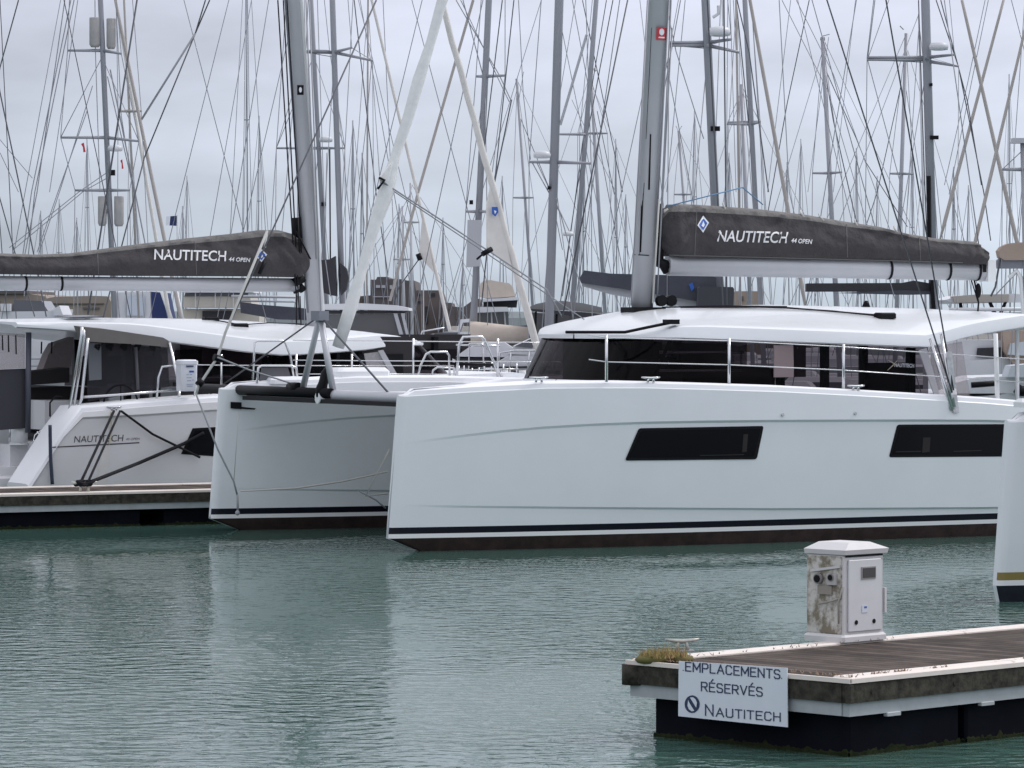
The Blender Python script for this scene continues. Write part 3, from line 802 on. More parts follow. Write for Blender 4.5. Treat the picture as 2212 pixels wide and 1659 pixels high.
pline("jib_sheet", [(822, 390), (1060, 545), (1180, 625), (1215, 685)], HB/2 - 0.1, 0.012, ROPEG, rc)
pline("jib_sheet", [(822, 394), (1058, 552), (1262, 690)], HB/2 - 0.05, 0.009, ROPEG, rc)
MB().tube([RF.py(1042, 549, HB/2 - 0.1), RF.py(1062, 538, HB/2 - 0.1)], 0.04, 8).build("sheet_block", [BLACK], rc)
pline("jib_sheet", [(1356, 0), (1215, 685)], HB/2 - 0.3, 0.012, WIRE, rc)
pline("topping_lift", [(2118, 555), (2040, 0)], HB/2 - 0.0, 0.010, WIREL, rc)
pline("mainsheet", [(2104, 600), (2114, 655), (2110, 700)], HB/2 - 0.0, 0.016, BLACK, rc)
pline("mainsheet", [(2097, 600), (2112, 650)], HB/2 - 0.0, 0.010, BLACK, rc)
MB().ball(RF.py(2113, 628, HB/2), 0.05, 0.05, 0.12).build("sheet_block", [BLACK], rc)
# deck hardware on the roof
def on_roof(P, fr):
    def f(px, py, lift=0.02):
        z = 3.3
        p = None
        for _ in range(12):
            p = fr.pz(px, py, z); z2 = roof_z(P, p.x, p.y) + lift; z = lerp(z, z2, 0.4)
        return p
    return f
def roof_pt(P, fr, px, y, lift=0.02, z0=3.3):
    """point on the roof at lateral position y whose picture column is px"""
    z = z0
    for _ in range(4):
        p = fr.py(px, 690, y); z = roof_z(P, p.x, y)
    return Vector((p.x, y, z + lift))
tr = [roof_pt(RP, RF, px, y) for px, y in ((1222, 2.2), (1260, 2.0), (1300, 1.7), (1350, 1.4), (1400, 1.2), (1446, 1.1))]
MB().tube(tr, 0.022, 6).build("jib_track", [BLACK], rc)
b = MB(); b.box((tr[-1].x - 0.08, tr[-1].y - 0.06, tr[-1].z - 0.02), (tr[-1].x + 0.14, tr[-1].y + 0.06, tr[-1].z + 0.05)); b.build("track_end", [BLACK], rc)
for pts in (((1470, 2.6), (1640, 2.2), (1697, 2.0), (1800, 1.7), (1905, 1.35)), ((1480, 2.7), (1690, 2.1), (1900, 1.45)), ((1430, 2.8), (1560, 2.6), (1700, 2.15))):
    MB().tube([roof_pt(RP, RF, px, y, 0.02) for px, y in pts], 0.012, 5).build("control_line", [DARK], rc)
p = roof_pt(RP, RF, 1908, 1.35); MB().bbox((p.x - 0.12, p.y - 0.1, p.z - 0.03), (p.x + 0.18, p.y + 0.1, p.z + 0.06), 0.02).build("rope_clutch", [BLACK], rc)
p = roof_pt(RP, RF, 1871, 3.6); MB().tube([p, p + Vector((0, 0, 0.1))], [0.07, 0.03], 10).build("winch", [BLACK], rc)
MB().box((11.0, 3.9, 3.3), (11.15, 4.3, 3.32)).build("roof_fitting", [BLACK], rc)
# stanchions, lifelines and pulpit along the near side
ST = []
for px in (1310, 1575, 1822):
    base = None
    y = -0.55
    f = RF.py(px, 830 if px < 1600 else 845, y); u = f.x; zb2 = pw(SHEER, u) + 0.09
    stn = MB().tube([(u, y, zb2), (u, y, zb2 + 0.66)], 0.021, 8).build("stanchion", [STEEL], rc); ST.append((u, y, zb2))
pts = [(2.9, -0.5, 2.36)] + ST + [(10.9, -0.5, 1.95)]
for hgt in (0.62, 0.28):
    MB().tube([(p[0], p[1], p[2] + (hgt if 0 < i or True else 0)) for i, p in enumerate(pts)], 0.0085, 5).build("lifeline", [STEEL], rc)
u0 = RF.py(1281, 790, -0.5)
for px in (2155,):
    y = -0.45; f = RF.py(px, 855, y); MB().tube([(f.x, y, 1.9), (f.x - 0.04, y, 2.99)], 0.035, 8).build("hardtop_post", [WHITE], rc)
for yy in (1.2, HB - 0.6, HB - 2.0): MB().tube([(11.4, yy, 1.4), (11.4, yy, 3.15)], 0.035, 8).build("hardtop_post", [WHITE], rc)
# cleats on the gunwale
def cleat(fr, p, along, L_, h, m, root, name="cleat"):
    a = Vector(along).normalized(); p = Vector(p); b = MB()
    b.tube([p - a*L_/2 + Vector((0,0,h*1.12)), p - a*L_*0.3 + Vector((0,0,h)), p + Vector((0,0,h*0.93)), p + a*L_*0.3 + Vector((0,0,h)), p + a*L_/2 + Vector((0,0,h*1.12))], [L_*0.03, L_*0.055, L_*0.06, L_*0.055, L_*0.03], 8)
    for s in (-1, 1): b.tube([p + a*L_*0.16*s + Vector((0,0,-0.005)), p + a*L_*0.12*s + Vector((0,0,h))], [L_*0.065, L_*0.045], 8)
    return b.build(name, [m], root)
for px, u_ in ((1180, 0), (1408, 0), (1843, 0)):
    f = RF.py(px, 838, -0.62); cleat(RF, (f.x, -hull_hw(f.x, 2.1, Lh, RP) + 0.06, pw(SHEER, f.x) + 0.09), (1, 0, 0), 0.3, 0.06, STEEL, rc)
# aft vinyl enclosure
b = MB()
q = [RF.py(2004, 752, 0.35), RF.py(2052, 742, 0.35), RF.py(2078, 738, 0.5), RF.py(2096, 862, 0.5), RF.py(2020, 855, 0.35)]
b.prism(q, (0, 0.012, 0)); b.build("vinyl_curtain", [VINYL], rc)
b = MB(); b.prism([RF.py(1985, 757, 0.30), RF.py(2002, 752, 0.30), RF.py(2030, 852, 0.30), RF.py(2018, 852, 0.30)], (0, 0.02, 0)); b.build("curtain_frame", [mat("grey_panel", (0.30, 0.30, 0.32), 0.6)], rc)
# emblem and lettering on the side window
wy = HB/2 - RP["roof"][3] * 0.955 - 0.01
wm = lambda px, py: RF.py(px, py, wy)
pix_text(RF, "NAUTITECH", 1932, 792, 1975, 794, 8, wm, [mat("pale_lettering", (0.35, 0.36, 0.40), 0.5)], rc, shear=0.1, bold=0.03)
for q in (((1919, 778), (1945, 792)), ((1938, 779), (1917, 800))):
    MB().tube([wm(*q[0]), wm((q[0][0]+q[1][0])/2, (q[0][1]+q[1][1])/2 + 1), wm(*q[1])], [0.004, 0.008, 0.004], 5).build("emblem", [mat("pale_gold", (0.3, 0.27, 0.2), 0.5)], rc)
MB().box((8.0, wy - 0.004, 2.0), (8.012, wy, 2.8)).build("window_joint", [BLACK], rc)
# far bow pulpit and board
def arch(name, fr, P3, r, m, parent): return MB().tube(P3, r, 8).build(name, [m], parent)
def pulpit(fr, pxs, y, parent, r=0.018, m=STEEL, name="pulpit"):
    return MB().tube([fr.py(a, b_, y) for a, b_ in pxs], r, 7).build(name, [m], parent)
pulpit(RF, [(546, 828), (550, 740), (556, 736), (610, 736), (616, 740), (627, 768), (632, 800), (636, 826)], HB + 0.3, rc)
pulpit(RF, [(555, 828), (558, 795), (565, 790), (630, 790), (640, 795), (643, 826)], HB - 0.15, rc, 0.02)
b = MB(); b.prism([RF.py(566, 794, HB - 0.1), RF.py(622, 794, HB - 0.1), RF.py(632, 826, HB - 0.1), RF.py(560, 826, HB - 0.1)], (0, 0.02, 0)); b.build("lifebuoy_panel", [mat("smoked_panel", (0.10, 0.10, 0.11), 0.5)], rc)
MB().bbox((2.0, HB - 0.35, 2.28), (2.9, HB + 0.2, 2.46), 0.06).build("deck_hatch", [DECK], rc)
MB().bbox((0.9, HB - 0.3, 2.22), (1.5, HB + 0.1, 2.33), 0.05).build("anchor_locker", [DECK], rc)
for u_ in (2.2, 3.7, 5.2, 6.7): MB().tube([(u_, HB + 0.5, 2.25), (u_, HB + 0.5, 2.9)], 0.018, 6).build("stanchion", [STEEL], rc)
for hgt in (2.88, 2.57): MB().tube([(1.6, HB + 0.45, hgt), (9, HB + 0.5, hgt - 0.08)], 0.008, 5).build("lifeline", [STEEL], rc)
# ------------------------------------------------------------------ the catamaran beyond the far pontoon, bow to the right
um = RF.py(670, 690, 14.65).x
LO = RF.wor((um + 5.79, 17.7, 0))
LF = Frame((LO.x, LO.y, 0), 208)
YN = HB                                    # lateral position of its near hull
lx = lambda px, py, y: LF.py(px, py, y).x
yo = YN + 0.74
ste = sorted([(lx(px, py, yo), LF.py(px, py, yo).z) for px, py in ((300, 879), (250, 883), (180, 888), (150, 892), (135, 900), (122, 918), (115, 940), (100, 975), (82, 1010), (62, 1045), (45, 1060))])
ste = [(u - 0.22, z) for u, z in ste]
LL = lx(38, 1060, yo) - 0.22
zz = lambda px, py: LF.py(px, py, yo).z
LSH = [(0, 2.1), (2.2, 2.12), (5.0, 2.0), (lx(430, 871, yo), zz(430, 871)), (lx(250, 883, yo), zz(250, 883)), (LL, zz(250, 883) - 0.03)]
ye = HB / 2 + 2.66
rz = sorted([(lx(px, py, ye), LF.py(px, py, ye).z) for px, py in ((905, 748), (850, 752), (800, 758), (700, 764), (615, 769), (540, 763), (440, 750), (330, 736), (230, 724), (170, 718), (90, 711), (0, 706), (-60, 704))])
rt = sorted([(lx(px, py, HB/2), LF.py(px, py, HB/2).z) for px, py in ((858, 742), (835, 736), (800, 728), (740, 716), (650, 703), (560, 695), (450, 689), (300, 687), (200, 686), (0, 689), (-60, 692))])
tip = lx(858, 745, HB/2) + 0.02
LP = dict(L=LL, sheer=LSH, knu=[(u, z - 0.12) for u, z in LSH], gel=GEL2, roofmat=GEL, roof=(tip, tip + 0.7, lx(-75, 690, HB/2), 2.75),
          roof_edge=rz, roof_top=rt, roof_side=0.26, cabin=(tip - 0.7, tip + 0.1, lx(395, 800, YN - 0.3)), beam_u=0.52, nacelle=2.6,
          stern=lambda u: pw(ste, u) if u > ste[0][0] else 9)
lc, lh = make_cat(LP, LF, "charcoal-booted catamaran moored beyond the left pontoon, bow to the right")
lc["label"] = "white sailing catamaran beyond the left pontoon, bow pointing right"
ls = lambda off=0.005: (lambda px, py: LF.surf(px, py, lambda x, z: YN + hull_hw(max(x, 0), z, LL, LP) + off, yo))
o = pix_patch([(416, 925), (520, 920), (500, 988), (391, 981)], ls(0.006), 8, 4).build("hull_window", [BLACK], lh[1])
pix_patch([(422, 930), (516, 925), (500, 983), (400, 977)], ls(0.012), 8, 4).build("glass_pane", [MATS["dark_glass"]], o)
pix_text(LF, "NAUTITECH", 160, 956, 267, 953, 15, ls(0.006), [LETD], lh[1], shear=0.12)
pix_text(LF, "40 OPEN", 272, 951, 302, 950, 5, ls(0.006), [LETD], lh[1], shear=0.2)
pix_patch([(113, 965), (301, 955), (301, 957.5), (113, 967.5)], ls(0.006), 20, 1).build("trim_line", [LETD], lh[1])
# yellowish weathering below the fairlead
pix_patch([(222, 960), (238, 960), (232, 1046), (206, 1046)], ls(0.004), 3, 6).build("rust_stain", [mat("faint_stain", (0.63, 0.615, 0.575), 0.4, noise=(6, 1.0, (0.66, 0.66, 0.67)))], lh[1])
# mast
la = LF.py(681, 712, HB/2); lt = LF.py(631, 0, HB/2); ld = (lt - la).normalized()
LTOP = la + ld * (18.5 / ld.z)
lmast = MB().tube([la, LTOP], 0.145, 20, flat=0.72, flatdir=(1, 0, 0)).build("mast", [ALU], lc)
lom = on_mast(LF, la, ld, 0.145, 0.72, 0.006); lom.sgn = 1
MB().tube([la + Vector((0.14, 0.02, 0.3)), LTOP + Vector((0.14, 0.02, 0))], 0.035, 8).build("sail_track", [ALUD], lmast)
MB().tube([la + Vector((-0.155, 0.03, 0.0)), LTOP + Vector((-0.155, 0.03, 0))], 0.042, 8).build("lit_side_strip", [WHITE], lmast)  # white tube paints the bright right side of the mast
st = pix_patch([(642, 184), (656, 184), (656, 205), (642, 205)], lom, 4, 2).build("sticker", [BLACK], lmast)
lom2 = on_mast(LF, la, ld, 0.150, 0.74, 0.010); lom2.sgn = 1
b = MB(); b.face([b.vert(lom2(649 + 3.2*cos(t*pi/5), 194 + 6*sin(t*pi/5))) for t in range(10)]); b.build("emblem", [BLUEW], st)
for q in (((612, 0), (647, 690)), ((600, 0), (640, 640)), ((668, 0), (694, 700)), ((661, 0), (683, 560)), ((620, 0), (652, 560))):
    wire("halyard", LF.py(*q[0], HB/2 + 0.16), LF.py(*q[1], HB/2 + 0.16), 0.013, [DARK if q[0][0] < 640 else WIREL], lmast)
lboom, lba, lbc = make_boom(LF, LP, lc, (642, 616), (-95, 611), 0.122, HB/2, (131, 54, -20), 'r')
top = [(-90, 546), (0, 547), (75, 550), (150, 547), (210, 539), (300, 527), (400, 515), (500, 505), (560, 497), (600, 497), (630, 505), (650, 518), (664, 540), (671, 560)]
bot = [(-90, 590), (0, 592), (120, 594), (300, 596), (550, 597), (640, 599), (655, 590), (671, 572)]
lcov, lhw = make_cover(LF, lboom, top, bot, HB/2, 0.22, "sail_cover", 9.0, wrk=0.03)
lm = cmap(LF, lhw, HB/2, 1)
pix_text(LF, "NAUTITECH", 333, 560, 489, 564, 23, lm, [LETTER], lcov, shear=0.05, bold=0.013)
pix_text(LF, "44 OPEN", 494, 564, 541, 566, 9, lm, [LETTER], lcov, shear=0.2, bold=0.02)
for x0, y0, x1, y1 in ((210, 543, 212, 592), (420, 520, 424, 594)):
    pix_patch([(x0, y0), (x0 + 1.6, y0), (x1 + 1.6, y1), (x1, y1)], cmap(LF, lhw, HB/2, 1, 0.008), 1, 14).build("seam", [seam_m], lcov)
diamond(565, 552, 12, 14, lambda o: cmap(LF, lhw, HB/2, 1, o), lcov)
b = MB(); b.tube([LF.py(634, 612, HB/2 + 0.05), LF.py(655, 600, HB/2 + 0.05)], 0.085, 8); b.tube([LF.py(632, 602, HB/2), LF.py(642, 632, HB/2)], 0.07, 8)
b.tube([LF.py(645, 615, HB/2), LF.py(655, 628, HB/2)], 0.07, 8); b.build("gooseneck", [BLACK], lboom)
for q in (((640, 500), (671, 560)), ((643, 470), (648, 560))):
    wire("luff_line", LF.py(*q[0], HB/2 + 0.2), LF.py(*q[1], HB/2 + 0.2), 0.016, [BLACK], lboom)
MB().tube([LF.py(640, 470, HB/2), LF.py(643, 515, HB/2)], 0.09, 8).build("headboard_car", [BLACK], lboom)
# webbing across the cover with dark letters
wire("tie_strap", LF.py(577, 498, HB/2 + 0.28), LF.py(572, 535, HB/2 + 0.30), 0.022, [ROPEW], lcov)
wire("tie_strap", LF.py(571, 566, HB/2 + 0.30), LF.py(560, 592, HB/2 + 0.28), 0.035, [BLACK], lcov)
# red rope coil
b = MB(); random.seed(5)
for i in range(5):
    x = 641 + random.uniform(-4, 5)
    b.tube([LF.py(640 + random.uniform(-2, 2), 712, HB/2 + 0.7), LF.py(x - 5, 725 + i, HB/2 + 0.75), LF.py(x + 3, 750, HB/2 + 0.75), LF.py(x + 8, 768 + i * 2, HB/2 + 0.7)], 0.025, 6)
b.build("rope_coil", [REDR], lc)
wire("halyard", LF.py(641, 640, HB/2 + 0.3), LF.py(640, 715, HB/2 + 0.7), 0.014, [DARK], lc)
wire("halyard", LF.py(648, 640, HB/2 + 0.3), LF.py(651, 722, HB/2 + 0.7), 0.012, [DARK], lc)
# shrouds beyond the sail cover
wire("shroud", LF.py(189, 684, -0.3), LF.py(296, 0, 1.2), 0.017, [WIRE], lc)
wire("shroud", LF.py(296, 0, 1.2), LF.py(296, 0, 1.2) + (LF.py(296, 0, 1.2) - LF.py(189, 684, -0.3)) * 0.35, 0.017, [WIRE], lc)
for q in (((444, 0), (422, 72)), ((422, 72), (312, 340)), ((312, 340), (222, 690)), ((453, 0), (422, 72)), ((422, 72), (306, 258))):
    wire("backstay", LF.py(*q[0], 1.8), LF.py(*q[1], 1.2), 0.013 if q[1][0] != 306 else 0.02, [WIRE if q[1][0] != 306 else WIREL], lc)
# furled jib with a blue badge
a0 = LF.py(1172, 792, HB/2); a1 = LF.py(958, 20, HB/2); ad = (a1 - a0).normalized()
b = MB(); pts = []; rad = []
for k in range(26):
    t = k / 25; p = a0 + ad * ((a1 - a0).length * 1.9 * t)
    pts.append(p + Vector((0.01 * sin(k * 2.7), 0.01 * cos(k * 1.9), 0))); rad.append(0.072 - 0.034 * t if k else 0.035)
b.tube(pts, rad, 10); ljib = b.build("furled_jib", [SAILW], lc)
b = MB(); b.prism([LF.py(x, y, HB/2 + 0.03) for x, y in ((1060, 405), (1053, 440), (1053, 534), (1107, 582), (1090, 505))], (0, -0.05, 0)); b.build("clew", [SAILW], ljib)
b = MB(); b.face([b.vert(LF.py(x, y, HB/2 + 0.12)) for x, y in ((1062, 447), (1075, 447), (1077, 458), (1070, 468), (1063, 462))]); o = b.build("badge", [BLUE], ljib)
b = MB(); b.face([b.vert(LF.py(x, y, HB/2 + 0.125)) for x, y in ((1067, 454), (1073, 456), (1069, 463))]); b.build("emblem", [BLUEW], o)
wire("jib_sheet", LF.py(1056, 538, HB/2), LF.py(1030, 560, HB/2), 0.02, [BLACK], ljib)
MB().tube([LF.py(1172, 792, HB/2), LF.py(1174, 806, HB/2)], 0.07, 8).build("furling_drum", [BLACK], lc)
wire("striker_leg", LF.py(1202, 735, HB/2), LF.py(1190, 800, HB/2), 0.035, [WHITE], lc)
# solar panel / hatch on the roof
def roof_py(px, y, lift): return roof_pt(LP, LF, px, y, lift)
b = MB(); ps = [roof_py(px, y, 0.03) for px, y in ((124, 3.6), (150, 4.9), (225, 4.4), (190, 3.4))]
b.prism(ps, (0, 0, 0.02)); b.build("solar_panel", [mat("solar_black", (0.03, 0.03, 0.04), 0.25)], lc)
for px, y in ((455, 3.6), (518, 4.6)):
    p = roof_py(px, y, 0.0); MB().bbox((p.x - 0.14, p.y - 0.08, p.z - 0.03), (p.x + 0.14, p.y + 0.08, p.z + 0.05), 0.02).build("rope_clutch", [BLACK], lc)
MB().tube([roof_py(px, y, 0.02) for px, y in ((455, 3.8), (500, 4.4), (518, 4.6))], 0.012, 5).build("control_line", [DARK], lc)
MB().tube([roof_py(px, y, 0.02) for px, y in ((518, 4.6), (580, 4.1), (650, 3.7))], 0.010, 5).build("control_line", [DARK], lc)
# bimini: side awning, pipes, smoked curtain
yb = YN + 0.15
b = MB(); P5 = [(176, 706), (230, 711), (352, 729), (364, 736), (368, 747), (362, 750), (300, 744), (190, 738), (182, 722)]
b.prism([LF.py(x, y, yb) for x, y in P5], (0, -0.35, 0.02)); b.build("side_awning", [TAUPE], lc, smooth_angle=30)
for pts in ([(177, 706), (176, 725), (149, 892)], [(180, 712), (182, 725), (158, 890)], [(190, 730), (187, 760), (176, 862), (166, 886)], [(366, 740), (387, 835), (387, 884)]):
    MB().tube([LF.py(x, y, yb + 0.02) for x, y in pts], 0.026, 8).build("bimini_pipe", [STEEL], lc)
MB().tube([LF.py(x, y, yb) for x, y in ((176, 858), (250, 853), (385, 842))], 0.022, 8).build("guard_rail", [STEEL], lc)
MB().tube([LF.py(x, y, yb) for x, y in ((337, 884), (342, 815), (350, 792), (383, 789))], 0.02, 8).build("guard_rail", [STEEL], lc)
for x in (387, 421): MB().tube([LF.py(x, 842, yb + 0.1), LF.py(x, 884, yb + 0.1)], 0.022, 8).build("guard_rail", [STEEL], lc)
MB().tube([LF.py(387, 866, yb + 0.1), LF.py(421, 864, yb + 0.1)], 0.016, 8).build("guard_rail", [STEEL], lc)
b = MB(); b.prism([LF.py(x, y, YN - 0.45) for x, y in ((186, 735), (362, 752), (366, 835), (190, 868))], (0, -0.01, 0)); b.build("smoked_curtain", [VINYLD], lc)
b = MB(); b.prism([LF.py(x, y, YN - 0.9) for x, y in ((-40, 716), (54, 722), (54, 795), (-40, 800))], (0, -0.01, 0)); b.build("clear_curtain", [VINYL], lc)
b = MB(); b.prism([LF.py(x, y, YN - 0.95) for x, y in ((-40, 800), (56, 796), (56, 925), (-40, 932))], (0, -0.01, 0)); b.build("lower_curtain", [mat("grey_vinyl", (0.055, 0.055, 0.065), 0.6, spec=0.2)], lc)
MB().tube([LF.py(62, 718, YN - 0.85), LF.py(60, 935, YN - 0.85)], 0.05, 8).build("cockpit_post", [mat("slate_post", (0.07, 0.075, 0.10), 0.5)], lc)
b = MB(); b.prism([LF.py(x, y, YN - 1.6) for x, y in ((62, 803), (150, 794), (150, 826), (62, 832))], (0, -0.5, 0)); b.build("cockpit_locker", [LOCKER], lc)
b = MB(); b.prism([LF.py(x, y, YN - 1.9) for x, y in ((56, 838), (140, 834), (215, 838), (215, 925), (56, 935))], (0, -1.4, 0)); b.build("cockpit_locker", [LOCKER], lc)
b = MB(); b.prism([LF.py(x, y, YN - 2.2) for x, y in ((92, 800), (105, 765), (118, 742), (160, 728), (160, 745), (152, 795))], (0, -0.3, 0)); b.build("folded_awning", [mat("dusty_rose_canvas", (0.30, 0.24, 0.25), 0.8, bump=(5, 0.6, 0.06))], lc)
b = MB(); b.prism([LF.py(x, y, YN - 2.6) for x, y in ((316, 770), (350, 768), (352, 800), (318, 805))], (0, -0.1, 0)); b.build("rose_cushion", [MATS["dusty_rose_canvas"]], lc)
for x0 in (205, 232, 262, 292, 325):
    b = MB(); b.prism([LF.py(x, y, YN - 0.43) for x, y in ((x0, 742), (x0 + 14, 743), (x0 + 8, 758), (x0 - 3, 750))], (0, 0.012, 0)); b.build("curtain_fold", [BLACK], lc)
b = MB(); b.prism([LF.py(x, y, YN - 0.43) for x, y in ((190, 740), (218, 742), (219, 820), (192, 822))], (0, 0.012, 0)); b.build("curtain_panel", [mat("grey_curtain", (0.15, 0.16, 0.18), 0.6)], lc)
MB().tube([LF.py(x, y, YN - 0.42) for x, y in ((293, 750), (298, 842))], 0.03, 6).build("curtain_post", [mat("post_grey", (0.12, 0.12, 0.135), 0.6)], lc)
for x in (5, 18, 34): 
    b = MB(); b.tube([LF.py(x, 724, YN - 0.86), LF.py(x + 1, 755 + x * 0.3, YN - 0.86)], 0.012, 5); b.build("curtain_strap", [BLACK], lc)
for x0, w_ in ((90, 14), (112, 16)):
    b = MB(); b.tube([LF.py(x0, 738, YN - 1.2), LF.py(x0 - 1, 764, YN - 1.2)], 0.014, 5); b.build("curtain_strap", [BLACK], lc)
# steering wheel and winch pod
wc = LF.py(261, 884, YN - 0.1); b = MB(); R_ = 0.30
b.tube([wc + Vector((R_ * cos(t * pi / 14), 0.0, 0.10 + R_ * sin(t * pi / 14))) for t in range(29)], 0.018, 6, caps=False)
for k in range(3): b.tube([wc + Vector((0, 0, 0.1)), wc + Vector((R_ * cos(k * 2.09 + 1.57), 0, 0.1 + R_ * sin(k * 2.09 + 1.57)))], 0.012, 6)
b.build("steering_wheel", [BLACK], lc)
b = MB(); b.prism([LF.py(x, y, YN - 0.2) for x, y in ((285, 884), (300, 868), (325, 862), (334, 878), (334, 886))], (0, -0.5, 0)); b.build("helm_pod", [GEL2], lc)
MB().tube([LF.py(312, 862, YN - 0.4), LF.py(312, 850, YN - 0.4)], 0.08, 12).build("winch", [BLACK], lc)
# fairlead
cleat(LF, LF.py(246, 886, YN + 0.7), (1, 0, 0), 0.26, 0.05, STEEL, lc, "fairlead")
# bathing platform and stern fittings of the far side
b = MB(); pl_z = 0.62
b.bbox((LL - 1.3, 0.6, 0.45), (LL + 0.55, HB - 0.55, pl_z), 0.03); b.build("bathing_platform", [GEL2], lc)
b = MB(); b.prism([LF.py(x, y, YN - 1.2) for x, y in ((22, 1045), (22, 960), (62, 960), (62, 1045))], (0, -0.5, 0)); b.build("transom_step", [GEL2], lc)
b = MB(); b.prism([LF.py(x, y, YN - 1.0) for x, y in ((-20, 1052), (-20, 1010), (50, 1008), (75, 1052))], (0, -0.8, 0)); b.build("transom_step", [GEL2], lc)
b = MB(); b.prism([LF.py(x, y, YN - 1.8) for x, y in ((-30, 1052), (-30, 930), (22, 926), (18, 1052))], (0, -0.6, 0)); b.build("transom_step", [mat("shaded_gelcoat", (0.56, 0.58, 0.60), 0.4)], lc)  # gelcoat colour darkened to paint shade on this step
c0 = LF.py(41, 958, YN - 1.15)
b = MB(); b.tube([c0, c0 + Vector((0, 0, 0.25)), c0 + Vector((0, 0, 0.34))], [0.145, 0.145, 0.09], 16); b.tube([c0 - Vector((0, 0, 0.02)), c0 + Vector((0, 0, 0.0))], 0.17, 16)
fd = b.build("gas_grill", [WHITE], lc)
MB().tube([c0 + Vector((-0.1, 0.05, 0.2)), c0 + Vector((-0.09, 0.06, 0.38)), c0 + Vector((0.02, 0.04, 0.40))], 0.06, 8).build("grill_strap", [mat("brown_webbing", (0.10, 0.06, 0.05), 0.8)], fd)
MB().tube([LF.py(x, y, YN - 1.0) for x, y in ((20, 955), (22, 925), (32, 908), (50, 904))], 0.02, 6).build("stern_rail", [STEEL], lc)
for pts in ([(70, 970), (75, 940), (95, 925), (108, 922)], [(72, 950), (84, 975), (98, 1000)], [(80, 932), (92, 950), (102, 968)], [(78, 985), (92, 960), (110, 925)]):
    MB().tube([LF.py(x, y, YN - 0.6) for x, y in pts], 0.014, 6).build("stern_rail", [STEEL], lc)
MB().tube([LF.py(x, y, YN - 0.5) for x, y in ((108, 900), (108, 870), (120, 856), (135, 858))], 0.016, 6).build("stern_rail", [DARK], lc)
# lifelines forward
for px in (350, 484, 760, 956):
    pass
for u_ in (LF.py(478, 800, YN+0.5).x, LF.py(760, 790, YN + 0.5).x, LF.py(640, 790, YN + 0.5).x):
    MB().tube([(u_, YN + 0.5, 1.9), (u_ , YN + 0.5, 2.62)], 0.018, 6).build("stanchion", [STEEL], lc)
MB().tube([LF.py(x, y, YN + 0.5) for x, y in ((421, 788), (480, 789), (640, 790), (980, 790))], 0.009, 5).build("lifeline", [STEEL], lc)
MB().tube([LF.py(x, y, YN + 0.5) for x, y in ((640, 808), (980, 808))], 0.009, 5).build("lifeline", [STEEL], lc)
# pale mesh screen over the front window corner
b = MB(); b.prism([LF.py(x, y, YN - 0.15) for x, y in ((787, 764), (820, 760), (868, 826), (800, 826))], (0, -0.02, 0)); b.build("mesh_screen", [mat("mesh_screen", (0.34, 0.33, 0.34), 0.8, noise=(30, 0.4))], lc)
b = MB(); b.prism([LF.py(x, y, YN - 0.1) for x, y in ((818, 758), (828, 756), (868, 826), (853, 826))], (0, -0.03, 0)); b.build("window_post", [mat("grey_post", (0.42, 0.42, 0.44), 0.6)], lc)
# bow pulpits of this boat seen over the other boat's deck
pulpit(LF, [(985, 828), (992, 742), (1000, 728), (1040, 727), (1046, 733), (1068, 785), (1082, 826)], YN + 0.2, lc, 0.024)
pulpit(LF, [(1044, 735), (1090, 826)], YN - 0.2, lc, 0.02)
pulpit(LF, [(900, 822), (908, 790), (920, 765), (930, 760), (965, 760), (970, 768), (972, 826)], YN + 0.1, lc, 0.02)
pulpit(LF, [(930, 826), (935, 800), (945, 793), (980, 795), (984, 826)], YN - 0.3, lc, 0.018)
pulpit(LF, [(975, 786), (1062, 788)], YN + 0.1, lc, 0.03, BLACK, "pulpit_seat")

# white jerrycan-like box on the rail
BF = Frame(LF.wor(LF.py(403, 845, YN + 0.62)), 28)
bx = MB(); 
bx.loft([[(x * k, y * k, z) for x, y in ((-.14,-.1),(-.11,-.13),(.11,-.13),(.14,-.1),(.14,.1),(.11,.13),(-.11,.13),(-.14,.1))] for z, k in ((0, .9), (0.03, 1), (0.44, 1.04), (0.445, 1.12), (0.50, 1.12), (0.505, 0.98), (0.52, 0.9))], closed=True, caps=True)
bk = thing("white_tub", BF, "white lidded plastic tub hanging on the left catamaran's guard rail", "tub")
bx.build("tub_body", [mat("white_plastic", (0.74, 0.76, 0.82), 0.4)], bk, smooth_angle=35)
MB().box((-0.07, -0.152, 0.40), (0.06, -0.148, 0.425)).build("handle_slot", [mat("navy_plastic", (0.03, 0.04, 0.12), 0.5)], bk)
MB().box((-0.01, -0.142, 0.31), (0.07, -0.138, 0.34)).build("label_patch", [BLUE], bk)
b = MB()
for i, (x0, x1, z0) in enumerate(((-0.06, -0.02, 0.27), (0.0, 0.04, 0.27), (-0.06, 0.03, 0.22), (-0.05, 0.02, 0.17), (0.04, 0.07, 0.18), (-0.06, 0.06, 0.11), (-0.05, 0.05, 0.08))):
    b.box((x0, -0.139, z0), (x1, -0.136, z0 + 0.012))
b.build("print_lines", [mat("print_blue_grey", (0.35, 0.40, 0.52), 0.6)], bk)
TUB = bk

